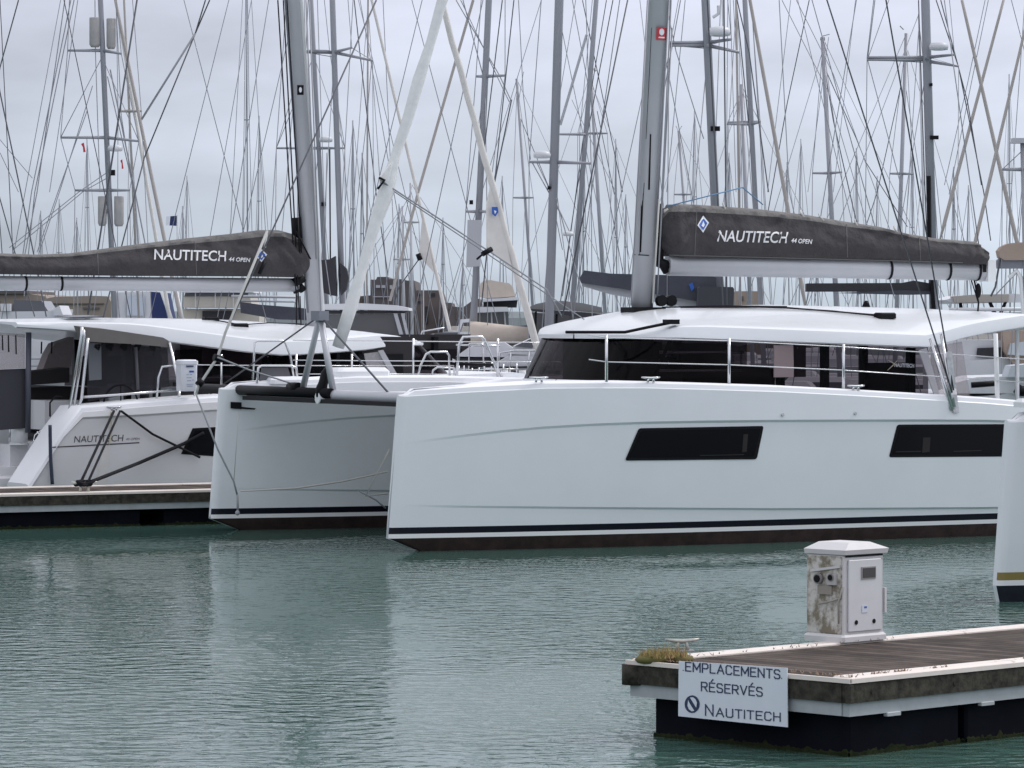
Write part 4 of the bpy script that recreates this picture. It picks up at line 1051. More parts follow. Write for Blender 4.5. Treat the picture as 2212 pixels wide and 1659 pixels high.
# ------------------------------------------------------------------ pontoons
PLANK = mat("weathered_planks", (0.100, 0.080, 0.068), 0.9, spec=0.2, noise=(2.2, 1.0, (0.050, 0.038, 0.032), 0.1), bump=(14, 0.5, 0.01))
CAP = mat("cream_edge_rail", (0.74, 0.67, 0.62), 0.6, noise=(4, 0.35, (0.56, 0.50, 0.46)))
FASC = mat("algae_stained_timber", (0.022, 0.021, 0.018), 0.9, spec=0.15, noise=(12, 0.9, (0.075, 0.068, 0.055)), bump=(12, 0.6, 0.02))
GREYB = mat("galvanised_beam", (0.40, 0.42, 0.44), 0.6, noise=(5, 0.5, (0.28, 0.30, 0.31)))
FLOAT = mat("dark_float", (0.0035, 0.004, 0.0075), 0.7, spec=0.07, noise=(2, 0.6, (0.008, 0.010, 0.016)))
ALGAE = mat("algae_fringe", (0.012, 0.018, 0.008), 0.95, spec=0.1, noise=(8, 0.9, (0.03, 0.035, 0.015)), bump=(10, 1.0, 0.04))
def plank_material():
    """planks across the pontoon: seams every 14 cm along local x"""
    m = PLANK; t = m.node_tree; b = t.nodes["Principled BSDF"]
    src = b.inputs["Base Color"].links[0].from_socket
    c = t.nodes.new("ShaderNodeTexCoord"); s = t.nodes.new("ShaderNodeSeparateXYZ"); t.links.new(c.outputs["Object"], s.inputs[0])
    a = t.nodes.new("ShaderNodeMath"); a.operation = 'DIVIDE'; a.inputs[1].default_value = 0.14; t.links.new(s.outputs["X"], a.inputs[0])
    fr_ = t.nodes.new("ShaderNodeMath"); fr_.operation = 'FRACT'; t.links.new(a.outputs[0], fr_.inputs[0])
    fl = t.nodes.new("ShaderNodeMath"); fl.operation = 'FLOOR'; t.links.new(a.outputs[0], fl.inputs[0])
    wn = t.nodes.new("ShaderNodeTexWhiteNoise"); wn.noise_dimensions = '1D'; t.links.new(fl.outputs[0], wn.inputs["W"])
    g = t.nodes.new("ShaderNodeMath"); g.operation = 'GREATER_THAN'; g.inputs[1].default_value = 0.10; t.links.new(fr_.outputs[0], g.inputs[0])
    mr = t.nodes.new("ShaderNodeMapRange"); mr.inputs["To Min"].default_value = 0.6; mr.inputs["To Max"].default_value = 1.35; t.links.new(wn.outputs["Value"], mr.inputs["Value"])
    mu = t.nodes.new("ShaderNodeMath"); mu.operation = 'MULTIPLY'; t.links.new(mr.outputs[0], mu.inputs[0]); t.links.new(g.outputs[0], mu.inputs[1])
    v = t.nodes.new("ShaderNodeVectorMath"); v.operation = 'SCALE'; t.links.new(src, v.inputs[0]); t.links.new(mu.outputs[0], v.inputs["Scale"])
    t.links.new(v.outputs[0], b.inputs["Base Color"])
plank_material()
def pontoon(fr, x0, x1, wd, ztop, label, floats, near_y=0.0, moss=True):
    """local y runs away from the camera; near long edge at y = 0"""
    root = thing("floating_pontoon", fr, label, "pontoon", "floating pontoons")
    MB().box((x0 + 0.02, 0.17, ztop - 0.07), (x1 - 0.02, wd - 0.17, ztop - 0.022)).build("deck_boards", [PLANK], root)
    for y in (0.0, wd - 0.17):
        b = MB(); xa = x0
        while xa < x1 - 0.05:
            xb = min(xa + 1.93, x1); b.bbox((xa + 0.003, y, ztop - 0.05), (xb - 0.003, y + 0.17, ztop), 0.012)
            for sx in (xa + 0.12, (xa + xb) / 2, xb - 0.12): b.tube([(sx, y + 0.085, ztop - 0.001), (sx, y + 0.085, ztop + 0.004)], 0.012, 8)
            xa = xb
        b.build("edge_rail", [CAP], root)
    # thin lip along the near edge and the ends
    b = MB(); b.box((x0 - 0.03, -0.032, ztop - 0.045), (x1 + 0.03, -0.003, ztop - 0.012)); b.build("edge_lip", [CAP], root)
    b = MB(); b.box((x0 - 0.034, -0.032, ztop - 0.043), (x0 - 0.003, wd + 0.02, ztop - 0.010)); b.build("edge_lip", [CAP], root)
    zf0, zf1 = ztop - 0.19, ztop - 0.052
    b = MB(); xa = x0 - 0.02
    while xa < x1:
        xb = min(xa + 2.4, x1 + 0.02); b.box((xa + 0.004, -0.024, zf0), (xb - 0.004, 0.05, zf1))
        for sx in (xa + 0.25, (xa + xb) / 2, xb - 0.25): b.tube([(sx, -0.023, (zf0 + zf1) / 2), (sx, -0.032, (zf0 + zf1) / 2)], 0.016, 8)
        xa = xb
    b.build("fender_board", [FASC], root)
    b = MB(); b.box((x0 - 0.024, 0.052, zf0), (x0 + 0.04, wd, zf1)); b.build("fender_board", [FASC], root)
    b = MB(); b.box((x0 + 0.1, wd - 0.05, zf0), (x1 + 0.02, wd + 0.02, zf1)); b.build("fender_board", [FASC], root)
    b = MB(); b.box((x0 + 0.012, 0.006, zf0 - 0.10), (x1, 0.07, zf0 - 0.003)); b.box((x0 + 0.0, 0.073, zf0 - 0.098), (x0 + 0.07, wd, zf0 - 0.003)); b.box((x0 + 0.1, wd - 0.06, zf0 - 0.1), (x1, wd, zf0 - 0.003))
    b.build("support_beam", [GREYB], root)
    for a, c in floats:
        b = MB(); b.bbox((a, 0.12, -0.35), (c, wd - 0.12, zf0 - 0.104), 0.02); f = b.build("float", [FLOAT], root)
        # algae collar at the waterline
        b = MB()
        def fringe(P, Q, nrm, seed):
            n = max(4, int((Vector(Q) - Vector(P)).length / 0.018)); rings = []
            for k in range(n + 1):
                p = Vector(P).lerp(Vector(Q), k / n); h = 0.022 + 0.05 * max(0, mnoise.fractal(Vector((k * 0.21, seed, 0)), 1.0, 2.0, 3)) + 0.012 * random.random(); th = 0.006 + 0.012 * abs(mnoise.noise(Vector((k * 0.35, seed, 3))))
                rings.append([p + Vector((0, 0, -0.1)) + nrm * th, p + Vector((0, 0, h * 0.7)) + nrm * th, p + Vector((0, 0, h))])
            b.loft(rings)
        fringe((a, 0.118, 0), (c, 0.118, 0), Vector((0, -1, 0)), a * 1.7)
        fringe((a - 0.001, 0.12, 0), (a - 0.001, wd - 0.12, 0), Vector((-1, 0, 0)), a + 5)
        b.build("algae_collar", [ALGAE], f)
    return root
PZ = 0.60
P0 = atZ(1834, 1463, PZ)
FPF = Frame((P0.x, P0.y, 0), 44.5)
# its left end is at x = 0; near long edge y = 0 runs to the right and away; the sign hangs on the end face
wd = 2.20
fp = pontoon(FPF, 0.0, 9.0, wd, PZ, "plank-topped pontoon in the right foreground carrying the sign and pedestal",
             [(0.14, 1.42), (1.50, 2.40), (2.48, 4.6), (4.68, 6.8)])
b = MB(); b.tube([(0.03, wd - 0.02, PZ - 0.20), (0.03, wd - 0.02, PZ - 0.045)], 0.10, 14); b.build("corner_bumper", [FASC], fp)
b = MB(); b.bbox((-0.03, -0.035, PZ - 0.19), (0.03, 0.02, PZ - 0.05), 0.012); b.build("corner_bracket", [FASC], fp)
for x in (0.42, 1.52, 3.0): MB().bbox((x, -0.012, PZ - 0.315), (x + 0.16, 0.03, PZ - 0.285), 0.006).build("bolt_plate", [GREYB], fp)
# far pontoon
LPF0 = atZ(425, 1057, 0.55)
LPF = Frame((LPF0.x, LPF0.y, 0), 28)
pontoon(LPF, -9.0, 2.2, 2.25, 0.55, "long pontoon at left between the two catamarans", [(-8.8, -6.4), (-6.1, -3.9), (-3.3, -0.9), (-0.5, 1.9)])
MB  # keep
# little far cleat with the mooring lines made fast
cr_ = LPF.py(182, 1052, 0.09)
CF = Frame(LPF.wor((cr_.x, 0.09, 0.55)), 28)
ct = cleat(CF, (0, 0, 0.0), (1, 0, 0), 0.42, 0.13, mat("pale_cleat_metal", (0.55, 0.54, 0.48), 0.45, metal=0.5), None, "mooring_cleat")
ct.location = CF.O; ct.rotation_euler = (0, 0, CF.a)
tag(ct, "metal cleat on the left pontoon wrapped in dark mooring lines", "cleat", "mooring cleats")
# mooring lines: world tubes from boat to cleat
def mooring(name, pts, r, m, label, sag=0.0):
    w0 = pts[0]; f = Frame((w0.x, w0.y, w0.z), 0)
    P_ = []
    for a, c in zip(pts, pts[1:]):
        for k in range(8): P_.append(f.loc(a.lerp(c, k / 8) - Vector((0, 0, sag * 4 * (k/8) * (1 - k/8)))))
    P_.append(f.loc(pts[-1]))
    o = MB().tube(P_, r, 7).build(name, [m]); o.location = f.O
    return tag(o, label, "rope", "mooring lines")
cw = CF.O + Vector((0, 0, 0.15))
fl = LF.wor(LF.py(246, 888, YN + 0.78))
mooring("mooring_line", [fl, cw + Vector((-0.05, 0, 0))], 0.022, DARK, "dark doubled mooring line from the fairlead down to the cleat, steeper one")
mooring("mooring_line", [fl + Vector((0.10, 0, 0)), cw + Vector((0.06, 0, 0))], 0.020, DARK, "dark mooring line just right of its twin above the cleat")
mooring("mooring_line", [fl + Vector((0.12, 0, 0)), LF.wor(ls(0.09)(330, 938)), LF.wor(ls(0.09)(432, 988))], 0.020, DARK, "dark mooring line crossing the left hull down towards its window")
mooring("mooring_line", [cw + Vector((0.1, 0, 0)), LF.wor(ls(0.25)(300, 1000)), LF.wor(ls(0.06)(398, 958)), LF.wor(ls(0.06)(440, 935))], 0.030, DARK, "thick dark mooring line rising right from the cleat to the window", 0.0)
o = MB().tube([CF.O * 0 + Vector((0.14*cos(t*0.9), 0.07*sin(t*1.1), 0.13 + 0.035*sin(t*0.7))) for t in range(30)], 0.022, 6).build("rope_coil", [DARK])
o.location = CF.O; o.rotation_euler = (0, 0, CF.a); tag(o, "dark rope turns wound over the cleat of the left pontoon", "rope")
mooring("white_line", [fl + Vector((-0.05, 0, 0.0)), LF.wor(ls(0.03)(241, 930)), LF.wor(ls(0.03)(236, 960))], 0.014, mat("cream_rope", (0.52, 0.48, 0.38), 0.8), "short cream line hanging below the left catamaran's fairlead")
mooring("fender_line", [LF.wor(LF.py(108, 918, yo)), LF.wor(LF.py(109, 985, yo)), LF.wor(LF.py(113, 1046, yo))], 0.030, mat("navy_strap", (0.03, 0.04, 0.07), 0.8), "dark strap hanging down the left catamaran's transom corner")
# cleats near and far
k0 = FPF.pz(1470, 1404, PZ)
KF = Frame(FPF.wor((0.18, wd - 0.09, PZ)), 20)
ck = cleat(KF, (0, 0, 0), (1, 0, 0), 0.27, 0.085, mat("cast_cleat_metal", (0.48, 0.47, 0.43), 0.5, metal=0.6, noise=(12, 0.5)), None, "mooring_cleat")
ck.location = atZ(1474, 1407, PZ); ck.rotation_euler = (0, 0, radians(12)); tag(ck, "bare grey metal cleat at the corner of the foreground pontoon", "cleat", "mooring cleats")
b = MB(); b.box((-0.09, -0.03, 0), (0.09, 0.03, 0.01)); b.build("base_plate", [GREYB], ck)
# weeds on the corner
random.seed(11)
GF = Frame(atZ(1415, 1424, PZ), 44.5)
b = MB()
b.ball((0, 0, 0), 0.17, 0.15, 0.045, 12, 6); b.ball((0.14, -0.14, 0), 0.11, 0.1, 0.04, 10, 6)
for i in range(900):
    a = random.uniform(0, 2*pi); r_ = 0.2 * sqrt(random.random()); x = r_ * cos(a) * 1.0 + 0.05; y = r_ * sin(a) * 0.9 - 0.05
    h = random.uniform(0.02, 0.07) if i % 9 else random.uniform(0.07, 0.12); dx = random.uniform(-0.05, 0.05); dy = random.uniform(-0.035, 0.035)
    i0 = b.vert((x - 0.003, y, 0.02)); i1 = b.vert((x + 0.003, y, 0.02)); i2 = b.vert((x + dx, y + dy, 0.02 + h)); b.face([i0, i1, i2], random.choice((0, 1, 1, 2)))
WEED = [mat("green_moss", (0.10, 0.11, 0.03), 0.9, noise=(10, 0.8, (0.16, 0.10, 0.04))), mat("yellow_grass", (0.30, 0.25, 0.08), 0.9), mat("dry_orange_grass", (0.36, 0.20, 0.10), 0.9)]
o = b.build("grass", WEED); o.location = GF.O; o.rotation_euler = (0, 0, GF.a)
tag(o, "yellow-green moss and dry grass on the foreground pontoon's far corner", "grass", kind="stuff")
b = MB()
for i in range(300):
    if random.random() < 0.55: x = random.uniform(0.0, 0.10); y = wd * random.random() ** 1.0
    else: x = random.choice((0.35, 0.62, 0.66, 1.1, 2.2, 2.7)) + random.gauss(0, 0.06); y = 0.03 + abs(random.gauss(0, 0.02))
    if random.random() < 0.1: x = random.uniform(0, 3); y = wd - 0.2 + random.gauss(0, 0.02)
    h = random.uniform(0.008, 0.028); dx = random.uniform(-0.03, 0.03); dy = random.uniform(-0.03, 0.03)
    b.face([b.vert((x - 0.008, y, PZ - 0.002)), b.vert((x + 0.008, y, PZ - 0.002)), b.vert((x + dx, y + dy, PZ + h))], 0)
o = b.build("dry_debris", [mat("rusty_debris", (0.22, 0.14, 0.09), 0.9, noise=(10, 0.7, (0.14, 0.10, 0.07)))]); o.location = FPF.O; o.rotation_euler = (0, 0, FPF.a)
tag(o, "scattered rusty brown weed debris along the foreground pontoon's edges", "debris", kind="stuff")

# ------------------------------------------------------------------ sign
SX = -0.055
sgn = lambda px, py, off=0.0: FPF.px(px, py, SX - off)
cs = [sgn(1466, 1428), sgn(1700, 1443), sgn(1701, 1571), sgn(1465, 1547)]
SO = cs[3]
SFr = Frame(FPF.wor(SO), 44.5)
sroot = thing("mooring_sign", SFr, "white notice board with dark blue lettering on the foreground pontoon's end", "sign")
sp = lambda px, py, off=0.0: SFr.loc(FPF.wor(sgn(px, py, off)))
b = MB(); b.prism([sp(1466, 1428), sp(1700, 1443), sp(1701, 1571), sp(1465, 1547)], (0.008, 0, 0))
b.build("sign_panel", [mat("sign_white", (0.70, 0.73, 0.80), 0.45, noise=(3, 0.25, (0.52, 0.56, 0.64)))], sroot)
SNAVY = mat("sign_navy", (0.02, 0.035, 0.09), 0.5)
spm = lambda px, py: sp(px, py, 0.003)
GL = {  # stroke letters on a unit box, y up
 'E': (0.74, [[(0.74,0),(0,0),(0,1),(0.74,1)],[(0,.52),(.62,.52)]]), 'M': (0.98, [[(0,0),(0,1),(.49,.25),(.98,1),(.98,0)]]),
 'P': (0.78, [[(0,0),(0,1),(.6,1),(.78,.86),(.78,.58),(.6,.44),(0,.44)]]), 'L': (0.68, [[(0,1),(0,0),(.68,0)]]),
 'A': (0.92, [[(0,0),(.46,1),(.92,0)],[(.16,.34),(.76,.34)]]), 'C': (0.78, [[(.78,.82),(.62,1),(.16,1),(0,.84),(0,.16),(.16,0),(.62,0),(.78,.18)]]),
 'N': (0.84, [[(0,0),(0,1),(.84,0),(.84,1)]]), 'T': (0.80, [[(0,1),(.8,1)],[(.4,1),(.4,0)]]),
 'S': (0.76, [[(.74,.85),(.6,1),(.14,1),(0,.86),(0,.66),(.14,.53),(.62,.47),(.76,.34),(.76,.14),(.62,0),(.14,0),(0,.15)]]),
 'R': (0.80, [[(0,0),(0,1),(.6,1),(.78,.86),(.78,.62),(.6,.48),(0,.48)],[(.4,.48),(.80,0)]]), 'V': (0.88, [[(0,1),(.44,0),(.88,1)]]),
 'U': (0.80, [[(0,1),(0,.16),(.16,0),(.64,0),(.8,.16),(.8,1)]]), 'I': (0.0, [[(0,0),(0,1)]]), 'H': (0.80, [[(0,0),(0,1)],[(.8,0),(.8,1)],[(0,.52),(.8,.52)]]),
 "'": (0.0, [[(-.02,1.18),(.2,1.42)]])}
def stroke_text(s, x0, y0, x1, y1, h, th, name="lettering"):
    """square stroke lettering like the sign's; an apostrophe puts an acute accent on the letter before it"""
    gap = 0.34; adv = []; x = 0
    for ch in s:
        if ch == "'": adv.append(adv[-1] + 0.28); continue
        adv.append(x); x += GL[ch][0] + gap
    W = x - gap; b = MB(); k = 0
    def at(gx, gy):
        t = gx / W; return (lerp(x0, x1, t), lerp(y0, y1, t) - gy * h)
    for ch, ax in zip(s, adv):
        for pl in GL[ch][1]:
            pts = [at(ax + p[0], p[1]) for p in pl]
            for (ax_, ay_), (bx_, by_) in zip(pts, pts[1:]):
                dx, dy = bx_ - ax_, by_ - ay_; l = hypot(dx, dy); dx, dy = dx / l * th / 2, dy / l * th / 2; k += 1
                q = [(ax_ - dx - dy, ay_ - dy + dx), (bx_ + dx - dy, by_ + dy + dx), (bx_ + dx + dy, by_ + dy - dx), (ax_ - dx + dy, ay_ - dy - dx)]
                b.face([b.vert(sp(x, y, 0.003 + 0.00012 * (k % 9))) for x, y in q])
    return b.build(name, [SNAVY], sroot)
stroke_text("EMPLACEMENTS", 1481, 1449, 1684, 1466, 18.5, 2.6)
stroke_text("RE'SERVE'S", 1515, 1492, 1646, 1504, 18.5, 2.6)
stroke_text("N", 1524, 1545, 1540, 1546, 23, 2.6)
stroke_text("AUTITECH", 1547, 1547, 1685, 1558, 17.5, 2.5)
for x, y in ((1475.5, 1449), (1688, 1466)):
    b = MB(); b.face([b.vert(spm(x + 1.2*cos(k*pi/3), y - 1 + 1.2*sin(k*pi/3))) for k in range(6)]); b.build("screw", [SNAVY], sroot)
# round emblem: ring with a slanted N
b = MB(); cx, cy, R1, R2 = 1495, 1521, 16.5, 13.2
n = 32; o_ = []; i_ = []
b.face([b.vert(sp(cx + R1*0.98*cos(2*pi*k/n), cy + R1*1.15*sin(2*pi*k/n), 0.003)) for k in range(n)])
b.build("emblem_disc", [SNAVY], sroot)
def nshape(pts): 
    b = MB(); b.face([b.vert(sp(x, y, 0.006)) for x, y in pts]); return b
SW = [MATS["sign_white"]]
nshape([(1486.5, 1512), (1488, 1509), (1491, 1508), (1491, 1511), (1503, 1533), (1500, 1534.5), (1498, 1534)][:1] + [(1489, 1508), (1492, 1509), (1492, 1510)][:0] + [(1489.5, 1519), (1500, 1535.5), (1494, 1536.5), (1488, 1532), (1485, 1524)]).build("emblem", SW, sroot)
nshape([(1490.5, 1507), (1497, 1506), (1503, 1511), (1505.5, 1518), (1504, 1529), (1501.5, 1525)]).build("emblem", SW, sroot)

# ------------------------------------------------------------------ service pedestal
base = FPF.pz(1822, 1388, PZ)
PB = Frame(FPF.wor((base.x, base.y, PZ)), 44.5)      # near corner of the plinth; x to the right-away, y to the left-away
pdst = thing("service_pedestal", PB, "grimy white power and water pedestal standing on the foreground pontoon", "pedestal")
sc_ = 8400 / PB.O.y
PH = 0.80; PW = 0.50; PD = 0.40
GRIMY = mat("lichen_stained_white", (0.56, 0.54, 0.51), 0.8, noise=(8, 1.0, (0.20, 0.175, 0.13), 0.08), bump=(9, 0.4, 0.02))
PWH = mat("pedestal_white", (0.60, 0.59, 0.60), 0.6, noise=(3, 0.4, (0.50, 0.48, 0.47)), bump=(20, 0.2, 0.005))
PWD = mat("pedestal_door_white", (0.62, 0.62, 0.64), 0.5, noise=(4, 0.35, (0.52, 0.51, 0.51)))
b = MB(); b.bbox((-0.02, -0.02, 0), (PW + 0.03, PD + 0.02, 0.06), 0.02); b.build("plinth", [PWH], pdst)
b = MB(); b.bbox((0.0, 0.0, 0.06), (PW, PD, PH - 0.10), 0.012); body = b.build("cabinet", [PWH, GRIMY], pdst)
for pgn in body.data.polygons:
    if abs(pgn.normal.x + 1) < 0.05: pgn.material_index = 1
# grimy end panel standing just proud
b = MB(); b.box((-0.004, 0.02, 0.07), (-0.001, PD - 0.02, PH - 0.11)); b.build("end_panel", [GRIMY], pdst)
# cap: pitched, overhanging
cz = PH - 0.10
capr = [[(-0.006, -0.022, cz + 0.004), (PW + 0.022, -0.022, cz + 0.004), (PW + 0.022, PD + 0.01, cz + 0.004), (-0.006, PD + 0.01, cz + 0.004)],
        [(-0.012, -0.030, cz + 0.042), (PW + 0.03, -0.030, cz + 0.042), (PW + 0.03, PD + 0.015, cz + 0.042), (-0.012, PD + 0.015, cz + 0.042)],
        [(0.10, 0.03, cz + 0.098), (PW - 0.14, 0.03, cz + 0.098), (PW - 0.14, PD - 0.05, cz + 0.098), (0.10, PD - 0.05, cz + 0.098)]]
b = MB(); b.loft(capr, closed=True, caps=True); b.build("cap", [PWH], pdst)
MB().box((0.02, -0.008, cz - 0.016), (PW - 0.02, -0.002, cz - 0.002)).build("painted_cap_shadow", [BLACK], pdst)  # black strip paints the shadow below the cap
# door on the long face (y = 0)
b = MB(); b.bbox((0.045, -0.014, 0.085), (PW - 0.03, -0.001, cz - 0.035), 0.01); dr = b.build("door", [PWD], pdst)
b = MB(); b.box((0.20, -0.020, 0.50), (0.38, -0.015, 0.60)); fr_ = b.build("meter_window", [mat("window_rim", (0.30, 0.28, 0.28), 0.7)], dr)
MB().box((0.215, -0.024, 0.512), (0.37, -0.0205, 0.59)).build("glass_pane", [mat("dusty_glass", (0.05, 0.045, 0.045), 0.3)], fr_)
for x in (0.14, 0.36): MB().tube([(x, -0.0145, 0.155), (x, -0.019, 0.155)], 0.019, 14).build("lock_hole", [BLACK], dr)
o = MB().box((0.21, -0.018, 0.23), (0.28, -0.0148, 0.29)).build("sticker", [mat("faded_label", (0.60, 0.63, 0.70), 0.5)], dr)
MB().box((0.235, -0.0195, 0.265), (0.268, -0.0182, 0.28)).build("sticker_print", [BLUE], o)
b = MB(); b.box((PW - 0.004, -0.016, 0.22), (PW + 0.02, 0.03, 0.42)); b.build("hinge_plate", [PWH], pdst)
# sockets and tap on the end face (x = 0)
for y, z, r_ in ((0.11, 0.52, 0.022), (0.25, 0.505, 0.03)):
    k = MB().tube([(-0.006, y, z), (-0.035, y, z)], r_ * 1.45, 14).build("socket", [mat("socket_grey", (0.22, 0.21, 0.21), 0.7)], pdst)
    MB().tube([(-0.036, y, z), (-0.044, y, z)], r_, 12).build("socket_mouth", [BLACK], k)
b = MB(); b.box((-0.03, 0.06, 0.46), (-0.006, 0.155, 0.55)); b.build("socket_plate", [mat("socket_plate", (0.42, 0.41, 0.41), 0.7)], pdst)
b = MB(); b.prism([(-0.0065, 0.03, 0.60), (-0.0065, 0.34, 0.555), (-0.0065, 0.34, 0.575), (-0.0065, 0.03, 0.62)], (-0.012, 0, 0)); b.build("drip_ledge", [PWH], pdst)
b = MB(); b.box((-0.02, 0.11, 0.38), (-0.006, 0.26, 0.45)); b.build("meter_recess", [mat("dirty_grey", (0.28, 0.25, 0.22), 0.8)], pdst)
b = MB(); b.tube([(-0.01, 0.02, 0.36), (-0.03, 0.10, 0.33), (-0.03, 0.24, 0.30)], 0.008, 6); b.tube([(-0.01, 0.0, 0.45), (-0.02, 0.04, 0.32), (-0.02, 0.035, 0.15)], 0.007, 6); b.build("cable", [mat("dirty_cable", (0.32, 0.30, 0.27), 0.8)], pdst)

# ------------------------------------------------------------------ third catamaran bow at the right edge
TO = atZ(2148, 1300, 0.0)
TF = Frame((TO.x - HB * (-sin(radians(28))), TO.y - HB * cos(radians(28)), 0), 28)
TP = dict(RP); TP["yellow"] = True; TP["anti"] = ANTIB; TP["sheer"] = [(u, z - 0.10) for u, z in SHEER]; STEM_RAKE = 0.25
NV = {0: 0.185}
tr_ = thing("sailing_catamaran", TF, "white bow with mustard waterline stripe cut off by the right edge", "catamaran")
tmats = [GEL, STRIPE, ANTIB, YEL, STRIPE, DECK]
th = make_hull(TP, HB, tr_, mats=tmats)
MB().tube([(0.52, 0.10, 2.10), (0.52, HB - 0.10, 2.10)], 0.085, 12).build("crossbeam", [ALU], tr_)
make_hull(TP, 0.0, tr_, mats=tmats)
b = MB(); b.bbox((0.3, HB - 0.14, 2.2), (0.75, HB + 0.1, 2.3), 0.04); b.build("bow_platform", [WHITE], tr_)
b = MB(); b.prism([(3.3, 0.25, 2.2), (3.9, 0.25, 0.95), (12.4, 0.25, 0.95), (12.4, 0.25, 2.1)], (0, HB - 0.5, 0)); b.build("bridge_deck", [DECK], tr_)
# ------------------------------------------------------------------ things behind
SLATEG = mat("slate_grey_glass", (0.10, 0.105, 0.12), 0.2)
SMOKEG = glassmat("smoke_glass", (0.55, 0.54, 0.56), 0.45, 0.1, (0.20, 0.20, 0.21))
OFFW = mat("off_white_gelcoat", (0.62, 0.63, 0.66), 0.4, noise=(1.2, 0.3, (0.5, 0.51, 0.54)))
CREAMH = mat("cream_gelcoat", (0.55, 0.51, 0.45), 0.5, noise=(1.2, 0.3, (0.45, 0.42, 0.37)))
DKCAN = mat("dark_canvas", (0.035, 0.035, 0.042), 0.85, bump=(5, 0.4, 0.05))
NAVYC = mat("navy_canvas", (0.02, 0.035, 0.12), 0.8)
GREYM = mat("mast_grey", (0.30, 0.31, 0.345), 0.45, metal=0.2)
GREYL = mat("mast_pale", (0.44, 0.45, 0.48), 0.45, metal=0.2)
FARM = mat("haze_pale_mast", (0.33, 0.35, 0.39), 0.5)  # colour lightened to stand in for haze over the far masts
FARW = mat("distant_wire", (0.22, 0.235, 0.27), 0.6)

def sl(fr, pts, Y, depth):
    """prism traced at distance Y and given real depth away from the viewer"""
    b = MB(); b.prism([fr.pY(x, y, Y) for x, y in pts], (0, depth, 0)); return b
def hull_from(fr, x0, x1, py, Y, beam, rake=0.5, flip=1, h_min=-0.3):
    """simple boat hull whose deck edge runs at picture row py between the columns x0 and x1"""
    a = fr.pY(x0, py, Y); c = fr.pY(x1, py, Y); zt = a.z; b = MB(); L_ = c.x - a.x; rings = []
    for i in range(13):
        t = i / 12; s = t if flip > 0 else 1 - t            # s = 1 is the bow
        w_ = beam / 2 * (1 - max(0, (s - 0.45) / 0.55) ** 2.2) * (0.88 + 0.12 * min(1, s * 3)); w_ = max(w_, 0.03)
        z1 = zt + 0.25 * s * s - 0.1; x = a.x + L_ * t; k = -1 if flip > 0 else 1
        rings.append([(x, beam/2 - w_, z1), (x + k * rake * 0.4 * s, beam/2 - w_ * 0.94, z1 * 0.55), (x + k * rake * s, beam/2 - w_ * 0.75, 0.05), (x + k * rake * s, beam/2, h_min),
                      (x + k * rake * s, beam/2 + w_ * 0.75, 0.05), (x + k * rake * 0.4 * s, beam/2 + w_ * 0.94, z1 * 0.55), (x, beam/2 + w_, z1), (x, beam / 2, z1 + 0.06)])
    b.loft(rings, closed=True, caps=True)
    return b
def yacht(name, label, cat, Y, x0, x1, deckpy, beam, parts, group=None, hullmat=None, flip=1):
    o0 = atY((x0 + x1) / 2, 690, Y); fr = Frame((o0.x, Y, 0), 0)
    root = thing(name, fr, label, cat, group)
    hull_from(fr, x0, x1, deckpy, Y, beam, flip=flip).build("hull", [hullmat or OFFW], root, smooth_angle=40)
    for p in parts:
        nm, m, pts, dy, dep = p[:5]
        if dep == 'tube': MB().tube([fr.pY(x, y, Y + dy) for x, y in pts], p[5], 6).build(nm, [m], root)
        else: sl(fr, pts, Y + dy, dep).build(nm, [m], root, smooth_angle=25)
    return root, fr

def radome(fr, px, py, Y, wpx, parent, m=None):
    c = fr.pY(px, py, Y); r = wpx / 2 * Y / F
    b = MB()
    b.tube([c + Vector((0, 0, -r*0.42)), c + Vector((0, 0, -r*0.36)), c + Vector((0, 0, 0)), c + Vector((0, 0, r*0.30)), c + Vector((0, 0, r*0.42))], [r*0.55, r*0.92, r, r*0.86, r*0.45], 16)
    return b.build("radome", [m or OFFW], parent)

